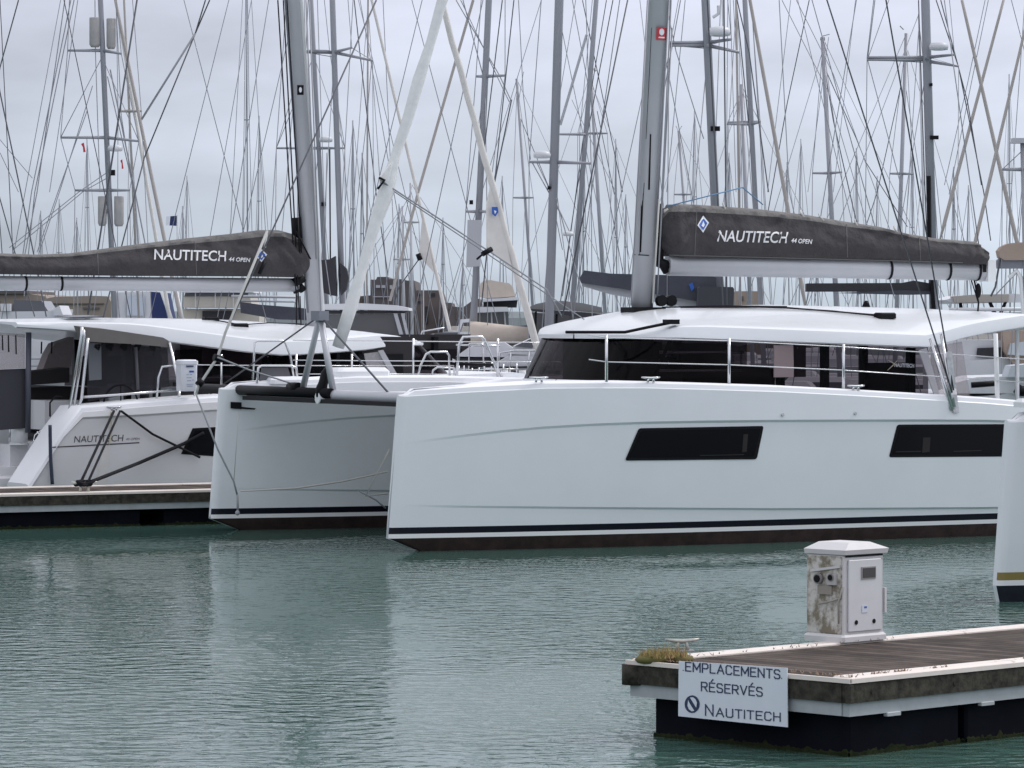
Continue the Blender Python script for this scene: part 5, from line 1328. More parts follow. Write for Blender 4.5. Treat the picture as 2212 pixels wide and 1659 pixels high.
def sailboat(label, Y, base, top, wpx, spr=(), rad=None, furl=None, cover=None, group="sailing boats in the rows behind", m=None,
             boat=11.0, heading=1, wires=(), parts=(), wirem=None, name="sailing_yacht", deckpy=None, lamp=None, hullmat=None, wr=0.0085, detail=True):
    """base, top: picture points of the mast at distance Y.  spr: (row, left column, right column[, second row])"""
    o0 = atY(base[0], 690, Y); fr = Frame((o0.x, Y, 0), 0)
    root = thing(name, fr, label, "sailing boat", group)
    wirem = wirem or WIREL; m = m or GREYM
    a = fr.pY(base[0], base[1], Y); t = fr.pY(top[0], top[1], Y); d = (t - a).normalized()
    if top[1] <= 0: t = a + d * (max(t.z - a.z + 3.5, 14.0) / d.z)
    zd = 1.35; a0 = a - d * ((a.z - 1.6) / d.z)
    r = wpx / 2 * Y / F
    mast = MB().tube([a0, t], [r, r * (0.92 if top[1] <= 0 else 0.85)], 12 if detail else 7, flat=0.8, flatdir=(1, 0, 0)).build("mast", [m], root)
    # hull and coachroof
    hl = boat * 0.30
    x0 = a0.x - boat * (0.55 if heading > 0 else 0.45) * 0.6; x1 = x0 + boat * 0.6
    b = MB(); rings = []
    for i in range(11):
        s = i / 10; s2 = s if heading > 0 else 1 - s
        w_ = 1.6 * (1 - max(0, (s2 - 0.4) / 0.6) ** 2.1) + 0.04; x = lerp(x0, x1, s)
        rings.append([(x, -w_, zd), (x, -w_ * 0.8, 0.1), (x, 0, -0.35), (x, w_ * 0.8, 0.1), (x, w_, zd), (x, 0, zd + 0.08)])
    b.loft(rings, closed=True, caps=True); b.build("hull", [hullmat or OFFW], root, smooth_angle=40)
    b = MB(); b.bbox((lerp(x0, x1, 0.25), -0.95, zd), (lerp(x0, x1, 0.72), 0.95, zd + 0.42), 0.12); cb = b.build("coachroof", [OFFW], root)
    if detail: MB().box((lerp(x0, x1, 0.32), -0.962, zd + 0.12), (lerp(x0, x1, 0.66), -0.952, zd + 0.30)).build("window", [SLATEG], cb)
    # spreaders, shrouds
    tips = {-1: [], 1: []}
    for s in spr:
        py, xl, xr = s[:3]; c = a + d * ((fr.pY(base[0], py, Y).z - a.z) / d.z)
        for sg, x in ((-1, xl), (1, xr)):
            if x is None: continue
            tp = fr.pY(x, s[3] if (len(s) > 3 and sg > 0) else py, Y + (-0.35 if sg > 0 else 0.0)); tips[sg].append(tp)
            MB().tube([c, tp], [0.038 if detail else 0.025, 0.024], 6).build("spreader", [m], mast)
    for sg in (-1, 1):
        tl = sorted(tips[sg], key=lambda p: -p.z)
        off = 0.75 if not tl else max(abs(tl[-1].x - a0.x), 0.3)
        foot = Vector((a0.x + sg * off * 1.05, 0.1 * sg, zd))
        pts = [t - d * 0.2] + tl + [foot]
        MB().tube(pts, wr, 4, caps=False).build("shroud", [wirem], root)
        if detail:
            mid = tl[-1] if tl else a.lerp(t, 0.5)
            wire("shroud", a + d * (mid.z - a.z - 0.1), Vector((foot.x - 0.15 * sg, 0.3, zd)), wr, [wirem], root, seg=4)
            if len(tl) > 1: wire("shroud", a + d * (tl[0].z - a.z - 0.1), tl[1], wr, [wirem], root, seg=4)
    bow = Vector((x1 if heading > 0 else x0, 0, zd + 0.2)); stn = Vector((x0 if heading > 0 else x1, 0, zd + 0.2))
    if furl:
        foot = fr.pY(furl[0][0], furl[0][1], Y); up = fr.pY(furl[1][0], furl[1][1], Y)
        dd = (up - foot); up2 = foot + dd * (1.0 if len(furl) < 5 else furl[4])
        rr = furl[2] / 2 * Y / F
        n = 12; MB().tube([foot.lerp(up2, k / n) for k in range(n + 1)], [rr * (0.45 if k == 0 else 1.08 - 0.35 * k / n) for k in range(n + 1)], 8).build("furled_jib", [furl[3]], root)
    else:
        wire("forestay", bow if detail else a0.lerp(bow, 0.35), t - d * 0.3, wr, [wirem], root, seg=4)
    wire("backstay", stn if detail else a0.lerp(stn, 0.3), t, wr, [wirem], root, seg=4)
    if cover:
        bx = lerp(a0.x, stn.x, 0.85); zb = zd + 1.25
        bo = MB().tube([(a0.x, 0, zb), (bx, 0, zb + 0.05)], 0.075, 8).build("boom", [m], root)
        b = MB(); rings = []
        for i in range(11):
            s = i / 10; x = lerp(a0.x, bx, s); h = lerp(0.5, 0.16, s); w_ = lerp(0.17, 0.10, s)
            rings.append([(x, w_ * cos(q), zb + 0.08 + h * 0.5 + h * 0.5 * sin(q)) for q in [k * pi / 5 for k in range(10)]])
        b.loft(rings, closed=True, caps=True); b.build("sail_cover", [cover], bo, smooth_angle=50)
    if rad: radome(fr, rad[0], rad[1], Y - 0.3, rad[2], mast)
    if lamp:
        for lx_, ly, w_, h_ in lamp:
            c = fr.pY(lx_, ly, Y - r); MB().box((c.x - w_/2*Y/F, c.y - 0.06, c.z - h_/2*Y/F), (c.x + w_/2*Y/F, c.y + 0.06, c.z + h_/2*Y/F)).build("deck_light", [BLACK], mast)
    for wv in wires:
        q, rr = wv[0], wv[1]; mm = wv[2] if len(wv) > 2 else wirem
        MB().tube([fr.pY(x, y, Y + (wv[3] if len(wv) > 3 else 0)) for x, y in q], rr, 5, caps=False).build("rigging_line", [mm], root)
    for p in parts:
        nm, mm, pts, dy, dep = p[:5]
        if dep == 'tube': MB().tube([fr.pY(x, y, Y + dy) for x, y in pts], p[5], 8).build(nm, [mm], root)
        else: sl(fr, pts, Y + dy, dep).build(nm, [mm], root, smooth_angle=25)
    return root, fr, mast

# --- numbered from left to right of the picture
cyl_reflectors = []
r, fr, ms = sailboat("grey-masted sailing boat with two pairs of mast-mounted fender drums, at left", 84, (242, 560), (217, 0), 12,
    spr=((109, 146, 262, 116), (297, 131, 300, 305), (411, 162, 280)), rad=(249, 320, 33), heading=-1,
    furl=((397, 720), (245, -20), 8.5, SAILT), cover=TAUPE, lamp=((243, 373, 11, 12),),
    wires=((((140, 0), (80, 415), (40, 620)), 0.012), (((160, 0), (75, 415), (52, 640)), 0.012), (((153, 0), (68, 415), (48, 560)), 0.012), (((205, 0), (206, 110), (216, 415)), 0.010),
           (((168, 0), (107, 415)), 0.009), (((200, 185), (130, 410), (85, 545)), 0.010), (((188, 240), (125, 415), (80, 545)), 0.010),
           (((232, 372), (170, 415), (20, 535)), 0.010), (((240, 380), (182, 412), (28, 540)), 0.010), (((232, 165), (290, 415), (300, 545)), 0.012),
           (((238, 150), (285, 380), (320, 560)), 0.016), (((250, 0), (262, 250), (288, 415)), 0.010)))
for px, y0, y1, w_ in ((205, 38, 102, 24), (240, 40, 106, 20), (221, 424, 488, 19), (257, 424, 489, 21)):
    c1 = fr.pY(px, y0, 84); c0 = fr.pY(px, y1, 84); rr = w_ / 2 * 84 / F
    MB().tube([c0, c0 + Vector((0, 0, 0.06)), c1 - Vector((0, 0, 0.02)), c1], [rr * 0.7, rr, rr, rr * 0.96], 14).build("drum_reflector", [mat("weathered_grey", (0.34, 0.335, 0.34), 0.7, noise=(5, 0.6, (0.46, 0.44, 0.42)))], ms)
for px, py, s in ((181, 318, 1), (264, 354, 0.7)):
    c = fr.pY(px, py, 83.7); b = MB()
    b.prism([c + Vector((-0.06*s, 0, 0.07)), c + Vector((0.0, 0, 0.10)), c + Vector((0.04*s, 0, -0.10)), c + Vector((-0.01, 0, -0.11)), c + Vector((-0.02*s, 0, 0.0))], (0, 0.01, 0)); b.build("courtesy_flag", [RED], r)

sailboat("sailing boat whose tan furled sail slants beside the left drum-bearing mast", 92, (300, 690), (268, 0), 5, heading=1, m=SAILT, wirem=WIREL,
    spr=((240, 255, 305),), furl=((372, 720), (250, 0), 8, SAILW), parts=())
sailboat("sailing boat at far left with only black rigging showing above the boom", 74, (-45, 690), (-45, 0), 14, heading=1, cover=DKCAN, boat=12, wirem=WIRE,
    wires=((((40, 0), (0, 145), (-20, 220)), 0.013), (((-10, 150), (0, 200), (45, 415), (72, 545), (100, 684)), 0.014), (((-20, 365), (0, 430), (32, 545), (75, 684)), 0.012),
           (((-10, 290), (70, 385)), 0.006), (((0, 330), (40, 415)), 0.006)))
sailboat("white sailing boat behind the left mast, its mast carrying a radar dome", 96, (706, 660), (672, 0), 10, spr=((110, 660, 712), (320, 597, 745)),
    rad=(704, 301, 30), heading=1, cover=DKCAN, wires=((((712, 320), (714, 640)), 0.02, BLACK), (((706, 330), (700, 640)), 0.01)), lamp=((699, 441, 10, 8),))
r, fr, ms = sailboat("sailing boat with a black folded sail bag, its mast right of the left mast", 82, (741, 700), (718, 0), 13, spr=((113, 661, 760, 103), (113, 661, 805, 131)), heading=-1,
    parts=(("sail_bag", DKCAN, [(686, 566), (690, 562), (712, 560), (724, 553), (727, 640), (716, 638), (690, 630)], -0.4, 0.5), ("sail_bag", DKCAN, [(736, 568), (748, 580), (753, 600), (748, 625), (737, 638)], -0.4, 0.5)),
    wires=((((765, 0), (778, 120), (812, 415), (838, 595)), 0.012, WIRE), (((803, 130), (792, 260), (774, 415)), 0.009), (((688, 565), (700, 640)), 0.01, ROPEG, -0.5), (((703, 562), (714, 640)), 0.01, ROPEG, -0.5)))
sailboat("sailing boat with a long tan furled jib behind the big white one", 88, (792, 670), (795, 0), 4, heading=1, m=SAILT,
    furl=((992, 800), (803, 0), 7.5, SAILW, 1.25), parts=(("clew", SAILW, [(912, 470), (904, 552), (938, 590), (925, 520)], -0.1, 0.06), ("clew_ring", BLACK, [(903, 548), (908, 562)], -0.2, 'tube', 0.06)),
    wires=((((914, 556), (915, 745)), 0.016, GREYL), (((905, 560), (862, 620), (845, 680)), 0.014, WIRE), (((1022, 0), (903, 415), (850, 620), (842, 650)), 0.035, SAILT)))
sailboat("thin-masted sailing boat between the two furled jibs, left one", 120, (872, 720), (870, 445), 6, heading=1, spr=((560, 850, 892),), m=GREYL)
sailboat("thin-masted sailing boat between the two furled jibs, right one", 112, (890, 720), (887, 395), 6, heading=-1, spr=((480, 872, 905),), m=GREYL)
r, fr, ms = sailboat("sailing boat with a boxed mast sleeve just right of the lifted furled jib", 80, (1023, 700), (1056, 0), 14.5, spr=((165, 1028, 1091, 163), (457, 1006, 1052)), heading=-1, cover=BEIGE,
    lamp=((1018, 437, 8, 9),), wires=((((1000, 0), (1053, 200)), 0.012), (((985, 0), (1080, 165), (1105, 220)), 0.012), (((995, 0), (1100, 220)), 0.010), (((1105, 215), (1065, 410), (1040, 660)), 0.015, WIRE)),
    parts=(("mast_sleeve", GREYL, [(1010, 475), (1041, 475), (1038, 575), (1007, 577)], -0.25, 0.5),))
sailboat("short-masted sailing boat with its masthead below the boxed mast's spreader", 125, (1152, 680), (1116, 170), 6.5, heading=-1, spr=((427, 1108, 1152),), wires=((((1131, 155), (1120, 220)), 0.01), (((1122, 250), (1190, 415), (1215, 540)), 0.012, WIRE)))
r, fr, ms = sailboat("grey-masted catamaran with a radar dome left of its mast, centre of view", 76, (1188, 640), (1208, 0), 20, spr=((350, 1143, 1277, 353),), rad=(1171, 334, 38), heading=-1, hullmat=OFFW,
    lamp=((1186, 406, 7, 7),), wires=((((1085, 0), (1045, 330)), 0.012, WIRE), (((1110, 0), (1066, 415)), 0.012, WIRE), (((1213, 60), (1340, 690)), 0.008), (((1146, 345), (1130, 200), (1120, 0)), 0.009), (((1150, 352), (1210, 460), (1260, 640)), 0.012), (((1160, 352), (1230, 500)), 0.010), (((1267, 75), (1210, 270)), 0.03, GREYL)))
sailboat("tall slim-masted sailing boat right of the centre dome mast", 98, (1234, 690), (1288, 0), 11, spr=((290, 1195, 1252),), rad=(1228, 505, 24), heading=1, cover=SAILG,
    wires=((((1258, 0), (1345, 415)), 0.012, WIRE), (((1310, 0), (1258, 310), (1215, 640)), 0.012, WIRE), (((1324, 0), (1245, 415), (1205, 690)), 0.014, WIRE)))
sailboat("short sailing boat with its masthead light beside the tall slim mast", 118, (1306, 660), (1276, 158), 8.5, spr=((288, 1248, 1312),), heading=1, wires=((((1235, 215), (1330, 415), (1360, 560)), 0.010), (((1290, 240), (1327, 420)), 0.012, WIRE)),
    parts=(("masthead_light", OFFW, [(1283, 147), (1287, 154)], 0, 'tube', 0.04),))
sailboat("small far sailing boat with a forked masthead, left of the big right cover", 130, (1480, 470), (1466, 282), 6.5, spr=((420, 1456, 1492),), heading=-1, wires=((((1460, 272), (1466, 284), (1473, 272)), 0.012),))
# the catamaran with the slate boom cover behind the big mast
r, fr, ms = sailboat("catamaran with a slate boom cover, its mast behind the right sail cover", 70, (1556, 690), (1524, 0), 19, spr=((98, 1445, 1530, 98), (92, 1445, 1580, 85), (98, None, 1597, 113)), rad=(1554, 68, 50), heading=-1,
    lamp=((1545, 278, 20, 10),), hullmat=OFFW,
    wires=((((1437, 0), (1460, 110), (1520, 300)), 0.010), (((1592, 0), (1618, 112), (1660, 415)), 0.012, WIRE), (((1470, 0), (1395, 415)), 0.010), (((1560, 0), (1563, 85)), 0.02, OFFW), (((1540, 38), (1552, 30), (1552, 12)), 0.03, OFFW),
           (((1440, 100), (1409, 415)), 0.008), (((1480, 0), (1440, 415)), 0.008)),
    parts=(("boom", GREYL, [(1254, 604), (1262, 600), (1500, 630), (1508, 668), (1440, 656), (1320, 636), (1258, 618)], 0.1, 0.2),
           ("sail_cover", SAILG, [(1253, 600), (1262, 584), (1320, 591), (1440, 594), (1540, 596), (1552, 604), (1552, 640), (1508, 651), (1420, 636), (1330, 622), (1256, 611)], -0.05, 0.5),
           ("bimini_side", mat("graphite_canvas", (0.045, 0.048, 0.058), 0.8), [(1508, 622), (1512, 619), (1583, 620), (1586, 624), (1584, 672), (1508, 672)], -0.6, 2.2),
           ("badge", BLUE, [(1488, 614), (1496, 610), (1500, 622), (1494, 630)], -0.09, 0.02)))
sailboat("sailing boat with a thick grey mast right of the slate-covered boom", 90, (1645, 690), (1609, 0), 11.5, spr=((268, 1570, 1642, 264),), heading=1, m=GREYM,
    wires=((((1590, 0), (1632, 415)), 0.014, WIRE), (((1584, 0), (1600, 300), (1607, 560)), 0.009), (((1577, 0), (1590, 415)), 0.009)))
sailboat("shorter sailing boat whose masthead stands left of the thick grey mast", 108, (1622, 690), (1601, 182), 9.5, spr=((264, 1572, 1643, 262),), heading=-1)
sailboat("sailing boat with a pale tan furled jib slanting above the lettered right cover", 86, (1600, 690), (1590, 0), 5, m=SAILT, heading=1, furl=((1745, 690), (1620, 0), 9, SAILT, 1.3),
    wires=((((1683, 0), (1705, 415), (1720, 480)), 0.011), (((1689, 0), (1790, 200), (1895, 560)), 0.009), (((1720, 0), (1800, 160), (1960, 600)), 0.009)))
sailboat("sailing boat with its masthead wind vane above the right sail cover's middle", 97, (1808, 690), (1777, 80), 11, spr=((374, 1755, 1818, 372),), heading=-1,
    wires=((((1772, 84), (1782, 84)), 0.04, GREYM), (((1777, 78), (1792, 74)), 0.012), (((1783, 150), (1850, 300), (1870, 350), (1960, 490)), 0.012, WIRE), (((1785, 170), (1800, 260), (1850, 480)), 0.014, WIRE), (((1790, 80), (1745, 415)), 0.008), (((1708, 0), (1658, 415)), 0.009), (((1748, 0), (1700, 225), (1655, 480)), 0.013, WIRE)))
sailboat("sailing boat whose mast tops out left of the far-right dome mast", 103, (1936, 690), (1958, 72), 9.5, spr=((375, 1800 + 1, 1960, 376),) if False else ((375, 1922, 1973, 376),), heading=1,
    wires=((((1952, 64), (1944, 56)), 0.018), (((1945, 190), (1895, 415), (1860, 520)), 0.012, WIRE), (((1955, 180), (1990, 400)), 0.010), (((1848, 0), (1800, 415)), 0.009)))
r, fr, ms = sailboat("catamaran at right whose mast carries a radar dome and black boom bag", 79, (2018, 690), (1999, 0), 20, spr=((129, 1873, 2000, 122), (124, 1873, 2062, 118), (132, None, 2071, 143)), rad=(2028, 100, 42), heading=-1,
    lamp=((2018, 297, 18, 8), (2011, 183, 6, 6)), hullmat=OFFW,
    wires=((((1890, 0), (1874, 129), (1950, 415)), 0.010), (((1984, 0), (1998, 415), (2002, 500)), 0.012, WIRE), (((1920, 0), (1874, 128)), 0.008), (((2022, 0), (2070, 143), (2125, 415), (2140, 520)), 0.012, WIRE), (((2032, 0), (2090, 220), (2120, 400)), 0.012, WIRE), (((2006, 380), (2008, 600)), 0.05, BLACK, -0.3)),
    parts=(("boom_bag", DKCAN, [(1742, 613), (1745, 612), (1950, 611), (1975, 606), (2010, 612), (2016, 618), (2014, 634), (1960, 635), (1850, 630), (1742, 630)], -0.1, 0.35),
           ("bag_lining", SAILG, [(1800, 633), (1960, 637), (2010, 636), (2010, 629), (1950, 627)], -0.2, 0.05),
           ("tackle_post", BLACK, [(2010, 600), (2016, 600), (2022, 672), (2012, 672)], -0.3, 0.2)))
sailboat("sailing boat with a tan furled jib crossing the right dome mast's rigging", 88, (2230, 690), (2245, 0), 12, heading=-1, furl=((2205, 560), (2078, 0), 9, SAILT, 1.0),
    wires=((((2128, 0), (2090, 180), (2040, 400)), 0.009), (((2135, 0), (2098, 180), (2050, 420)), 0.009)))
sailboat("sailing boat with a pale furled sail leaning right, near the right boom end", 93, (2000, 690), (1985, 30), 5, m=GREYL, heading=1, furl=((2030, 520), (2168, 0), 8, SAILT, 1.0))
r, fr, ms = sailboat("sailing boat at the right edge with a tan sail cover", 72, (2219, 690), (2210, 300), 15, spr=((366, 2165, 2240),), heading=-1, furl=((2098, 560), (2222, 30), 8, SAILT, 1.0),
    parts=(("boom", ALUD, [(2153, 563), (2160, 558), (2240, 558), (2240, 580), (2156, 580)], 0.0, 0.25),
           ("sail_cover", TAN, [(2157, 542), (2164, 533), (2178, 526), (2195, 524), (2240, 522), (2240, 562), (2170, 562), (2160, 556)], -0.08, 0.45),
           ("masthead", GREYL, [(2188, 298), (2240, 298), (2240, 309), (2186, 309)], -0.1, 0.3)),
    wires=((((2160, 560), (2150, 620), (2140, 640)), 0.02, WIRE), (((2148, 640), (2200, 585)), 0.012), (((2180, 600), (2196, 585), (2205, 600), (2212, 690)), 0.045, WHITE)))

# --- distant masts: many small boats far down the basin
FL = "sailing boats far down the basin"
far = [  # column, masthead row, width, foot shift, label
    (88, 455, 3.0, 3, "hair-thin distant mast nearest the left picture edge, above the left sail cover"),
    (128, 430, 3.0, -2, "distant thin mast above the left cover, left of the drum-bearing mast's foot"),
    (166, 470, 3.0, 2, "low distant mast just left of the lower pair of drums"),
    (188, 300, 3.2, 4, "distant thin mast left of the drum-bearing mast, rising beyond its red flag"),
    (293, 440, 3.0, 3, "distant thin mast between the drum-bearing mast and the navy flag"),
    (395, 445, 4.5, 1, "pale distant mast just right of the small navy flag"),
    (404, 380, 3.0, -3, "thinner distant mast beside the pale one right of the navy flag"),
    (533, 0, 3.4, 2, "very thin distant mast rising out of the frame over the left cover's lettering"),
    (560, 250, 3.2, -3, "distant thin mast over the right end of the left cover"),
    (762, 260, 4.0, 3, "distant thin mast right of the black folded sail bag"),
    (782, 330, 3.2, 6, "distant thin mast second from the black folded sail bag"),
    (862, 440, 3.2, -2, "faint distant mast standing over the dark waterfront blocks"),
    (957, 470, 3.2, 1, "low distant mast over the gap right of the dark waterfront blocks"),
    (1000, 560, 4.0, 0, "lowest distant mast, standing alone in the gap over the harbour wall"),
    (1085, 380, 3.0, 3, "distant thin mast directly above the beige boom cover"),
    (1262, 330, 3.0, -2, "distant thin mast between the two slim grey masts of the middle"),
    (1330, 300, 3.2, 3, "distant thin mast left of the big right mast, taller of a pair"),
    (1352, 420, 3.0, -2, "distant thin mast left of the big right mast, shorter of a pair"),
    (1500, 240, 3.0, -3, "distant thin mast above the diamond badge of the right cover"),
    (1575, 330, 3.2, 3, "distant thin mast over the lettering of the right cover"),
    (1700, 350, 3.0, 5, "distant thin mast above the small lettering end of the right cover"),
    (1730, 300, 3.0, -4, "distant thin mast over the right cover, left of the wind vane mast"),
    (1850, 320, 3.2, 4, "distant thin mast right of the wind vane mast"),
    (1895, 380, 3.2, -3, "distant thin mast over the narrow end of the right cover"),
    (1970, 330, 3.0, 3, "distant thin mast immediately left of the far-right dome mast"),
    (2060, 360, 3.0, 3, "distant thin mast right of the far-right dome mast"),
    (2092, 400, 3.0, -3, "distant thin mast left of the tan cover at the right edge"),
    (2180, 160, 3.4, 2, "distant thin mast above the tan cover at the right edge"),
    (1765, 560, 3.6, 3, "distant mast seen under the right boom, leftmost there"),
    (1855, 575, 3.6, -2, "distant mast seen under the right boom, above the roof's dark winch"),
]
random.seed(21)
for i, (px, pt, w_, sh, lab) in enumerate(far):
    Yd = random.uniform(150, 260); s = random.uniform(5, 10)
    pr = pt + (690 - pt) * random.uniform(0.35, 0.55)
    wv = ((((px - s * 1.3, 690), (px - s * 0.2, pr), (px, max(pt, -20))), 0.014),)
    sailboat(lab, Yd, (px + sh, 690), (px, pt), w_, spr=((pr, px - s * 0.6, px + s * 0.6),), heading=random.choice((-1, 1)), m=FARM, wirem=FARW, wr=0.013, detail=False, group=FL, wires=wv, boat=11)

# --- third catamaran, roof just right of the left one's
uX = RF.py(985, 762, 24.0).x
TO3 = RF.wor((uX + 4.3, 24.0 + HB / 2, 0)); CF3 = Frame((TO3.x, TO3.y, 0), 208)
cx3 = lambda px, py, y=HB/2: (CF3.py(px, py, y).x, CF3.py(px, py, y).z)
ye3 = HB / 2 + 2.4
P3 = dict(L=12.0, sheer=[(0, 1.7), (5, 1.75), (12, 1.5)], knu=[(0, 1.3), (12, 1.3)], roof=(CF3.py(1000, 765, HB/2).x, CF3.py(1000, 765, HB/2).x + 0.7, 10.8, 2.5), cabin=(CF3.py(1000, 765, HB/2).x - 0.4, CF3.py(1000, 765, HB/2).x + 0.3, 9.0), beam_u=0.5, nacelle=2.6, roof_side=0.16,
          roof_edge=sorted([cx3(px, py, ye3) for px, py in ((1000, 771), (975, 772), (870, 774), (760, 768), (500, 760))]),
          roof_top=sorted([cx3(px, py) for px, py in ((985, 763), (950, 756), (900, 748), (840, 739), (760, 728), (600, 718))]))
make_cat(P3, CF3, "white catamaran mostly hidden, its low roof showing right of the left one's")

# --- motor boats and shore
yacht("motor_yacht", "white hardtop motor yacht with curtained windows behind the left catamaran", "motor boat", 80, 700, 930, 770, 3.4, (
    ("hardtop", OFFW, [(692, 662), (700, 657), (780, 655), (850, 659), (882, 665), (883, 671), (780, 669), (695, 669)], 0.0, 3.0),
    ("hardtop_underside", DKCAN, [(697, 670), (880, 672), (874, 676), (700, 678)], 0.15, 2.7),  # dark slab below the hardtop
    ("windscreen", SMOKEG, [(704, 679), (868, 677), (884, 738), (704, 740)], 0.2, 0.05),
    ("curtain", OFFW, [(760, 684), (775, 684), (777, 725), (757, 725)], 0.6, 0.1), ("curtain", OFFW, [(812, 692), (818, 692), (826, 733), (806, 733)], 0.6, 0.1),
    ("curtain", OFFW, [(836, 690), (848, 690), (860, 735), (842, 735)], 0.6, 0.1), ("curtain", GREYL, [(785, 688), (797, 688), (799, 735), (786, 735)], 0.7, 0.1),
    ("windscreen_post", GREYL, [(850, 677), (858, 677), (875, 736), (866, 736)], 0.1, 0.06), ("windscreen_post", GREYL, [(866, 677), (872, 677), (886, 736), (880, 736)], 0.1, 0.06),
    ("dash_cover", DKCAN, [(804, 737), (850, 733), (882, 740), (884, 748), (806, 745)], -0.1, 1.6),
    ("deckhouse", OFFW, [(690, 742), (880, 744), (930, 765), (940, 800), (690, 800)], 0.2, 2.8)), flip=1)
yacht("motor_yacht", "yacht with a crumpled beige canvas roof in front of the harbour wall", "motor boat", 92, 970, 1150, 775, 3.6, (
    ("canvas_roof", BEIGE, [(1034, 640), (1038, 612), (1046, 606), (1060, 605), (1075, 608), (1100, 612), (1108, 620), (1114, 640), (1080, 643), (1050, 644)], 0.0, 2.2),
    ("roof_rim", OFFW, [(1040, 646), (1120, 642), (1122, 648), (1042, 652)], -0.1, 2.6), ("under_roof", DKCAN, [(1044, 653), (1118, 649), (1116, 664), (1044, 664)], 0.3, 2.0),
    ("hardtop", OFFW, [(1024, 667), (1030, 663), (1096, 663), (1100, 672), (1026, 675)], -0.2, 2.8), ("windscreen", SMOKEG, [(1030, 676), (1098, 673), (1100, 728), (1036, 732)], 0.1, 0.05),
    ("window_post", GREYL, [(1060, 674), (1063, 674), (1066, 730), (1062, 730)], 0.0, 0.08), ("window_post", GREYL, [(1088, 674), (1091, 674), (1096, 730), (1092, 730)], 0.0, 0.08),
    ("topside", CREAMH, [(974, 705), (1040, 706), (1050, 730), (980, 730)], 0.0, 3.0), ("deckhouse", OFFW, [(980, 732), (1120, 731), (1130, 790), (975, 790)], 0.3, 2.6),
    ("canvas_edge", DKCAN, [(1060, 740), (1090, 727), (1120, 725), (1122, 733), (1062, 744)], -0.3, 1.5)), flip=-1)
yacht("motor_yacht", "boat with a dark canvas bimini between the big catamaran's roof and furled jib", "motor boat", 78, 1095, 1330, 790, 3.4, (
    ("bimini", mat("grey_bimini", (0.20, 0.20, 0.205), 0.8), [(1141, 664), (1160, 656), (1186, 651), (1215, 650), (1260, 655), (1300, 664), (1302, 676), (1230, 670), (1146, 668)], 0.0, 2.6),
    ("bimini_skirt", DKCAN, [(1141, 667), (1230, 672), (1302, 678), (1302, 690), (1250, 684), (1150, 672)], -0.1, 0.1),
    ("window_post", BLACK, [(1155, 673), (1160, 673), (1158, 735), (1153, 735)], 0.0, 0.1), ("window_post", BLACK, [(1200, 675), (1205, 675), (1203, 735), (1198, 735)], 0.0, 0.1),
    ("windscreen", SMOKEG, [(1148, 675), (1260, 682), (1262, 735), (1142, 735)], 0.2, 0.05),
    ("deckhouse", mat("mid_grey_gelcoat", (0.28, 0.29, 0.32), 0.5), [(1140, 736), (1300, 736), (1300, 800), (1110, 800), (1120, 755)], 0.2, 2.8), ("cabin_window", SLATEG, [(1128, 745), (1190, 742), (1180, 765), (1122, 768)], 0.1, 0.05),  # the deckhouse gelcoat is grey
    ("rail", STEEL, [(1095, 800), (1100, 757), (1140, 750), (1190, 752)], -0.4, 'tube', 0.02), ("rail", STEEL, [(1095, 778), (1190, 776)], -0.4, 'tube', 0.018)), flip=-1)
yacht("motor_yacht", "low white cabin cruiser with a dark window strip behind the tall bow rail", "motor boat", 74, 975, 1110, 800, 2.8, (
    ("deckhouse", OFFW, [(985, 770), (1010, 752), (1040, 742), (1090, 740), (1108, 752), (1110, 772)], 0.0, 2.2), ("window_strip", DKCAN, [(985, 773), (1095, 773), (1090, 794), (980, 794)], 0.1, 2.0),
    ("rail", STEEL, [(988, 828), (990, 745), (1000, 738)], -0.5, 'tube', 0.02), ("rail", STEEL, [(1012, 828), (1014, 742), (1042, 742), (1048, 830)], -0.5, 'tube', 0.018),
    ("rail", STEEL, [(985, 745), (1080, 747)], -0.5, 'tube', 0.018)), flip=-1)
# deck clutter boats between the two roofs
random.seed(31)
b_parts = []
for i in range(22):
    x = random.uniform(985, 1105); y = random.uniform(795, 822); w_ = random.uniform(5, 16); h = random.uniform(4, 12)
    b_parts.append(("deck_gear", random.choice((OFFW, GREYL, ALUD, TAUPE, OFFW, CREAMH, mat("teal_tarp", (0.10, 0.24, 0.28), 0.7))), [(x, y), (x + w_, y - 1), (x + w_ * 0.9, y + h), (x + 1, y + h)], random.uniform(0, 1.2), 0.3))
for x in range(990, 1120, 14):
    b_parts.append(("rail", STEEL, [(x, 830), (x + random.uniform(-3, 3), random.uniform(780, 800))], -0.3, 'tube', 0.014))
b_parts.append(("rail", STEEL, [(982, 800), (1120, 797)], -0.3, 'tube', 0.014))
yacht("fishing_boat", "low workboat with cluttered deck gear and pipe rails in the centre gap", "work boat", 71.5, 960, 1130, 828, 2.6, b_parts, flip=-1)
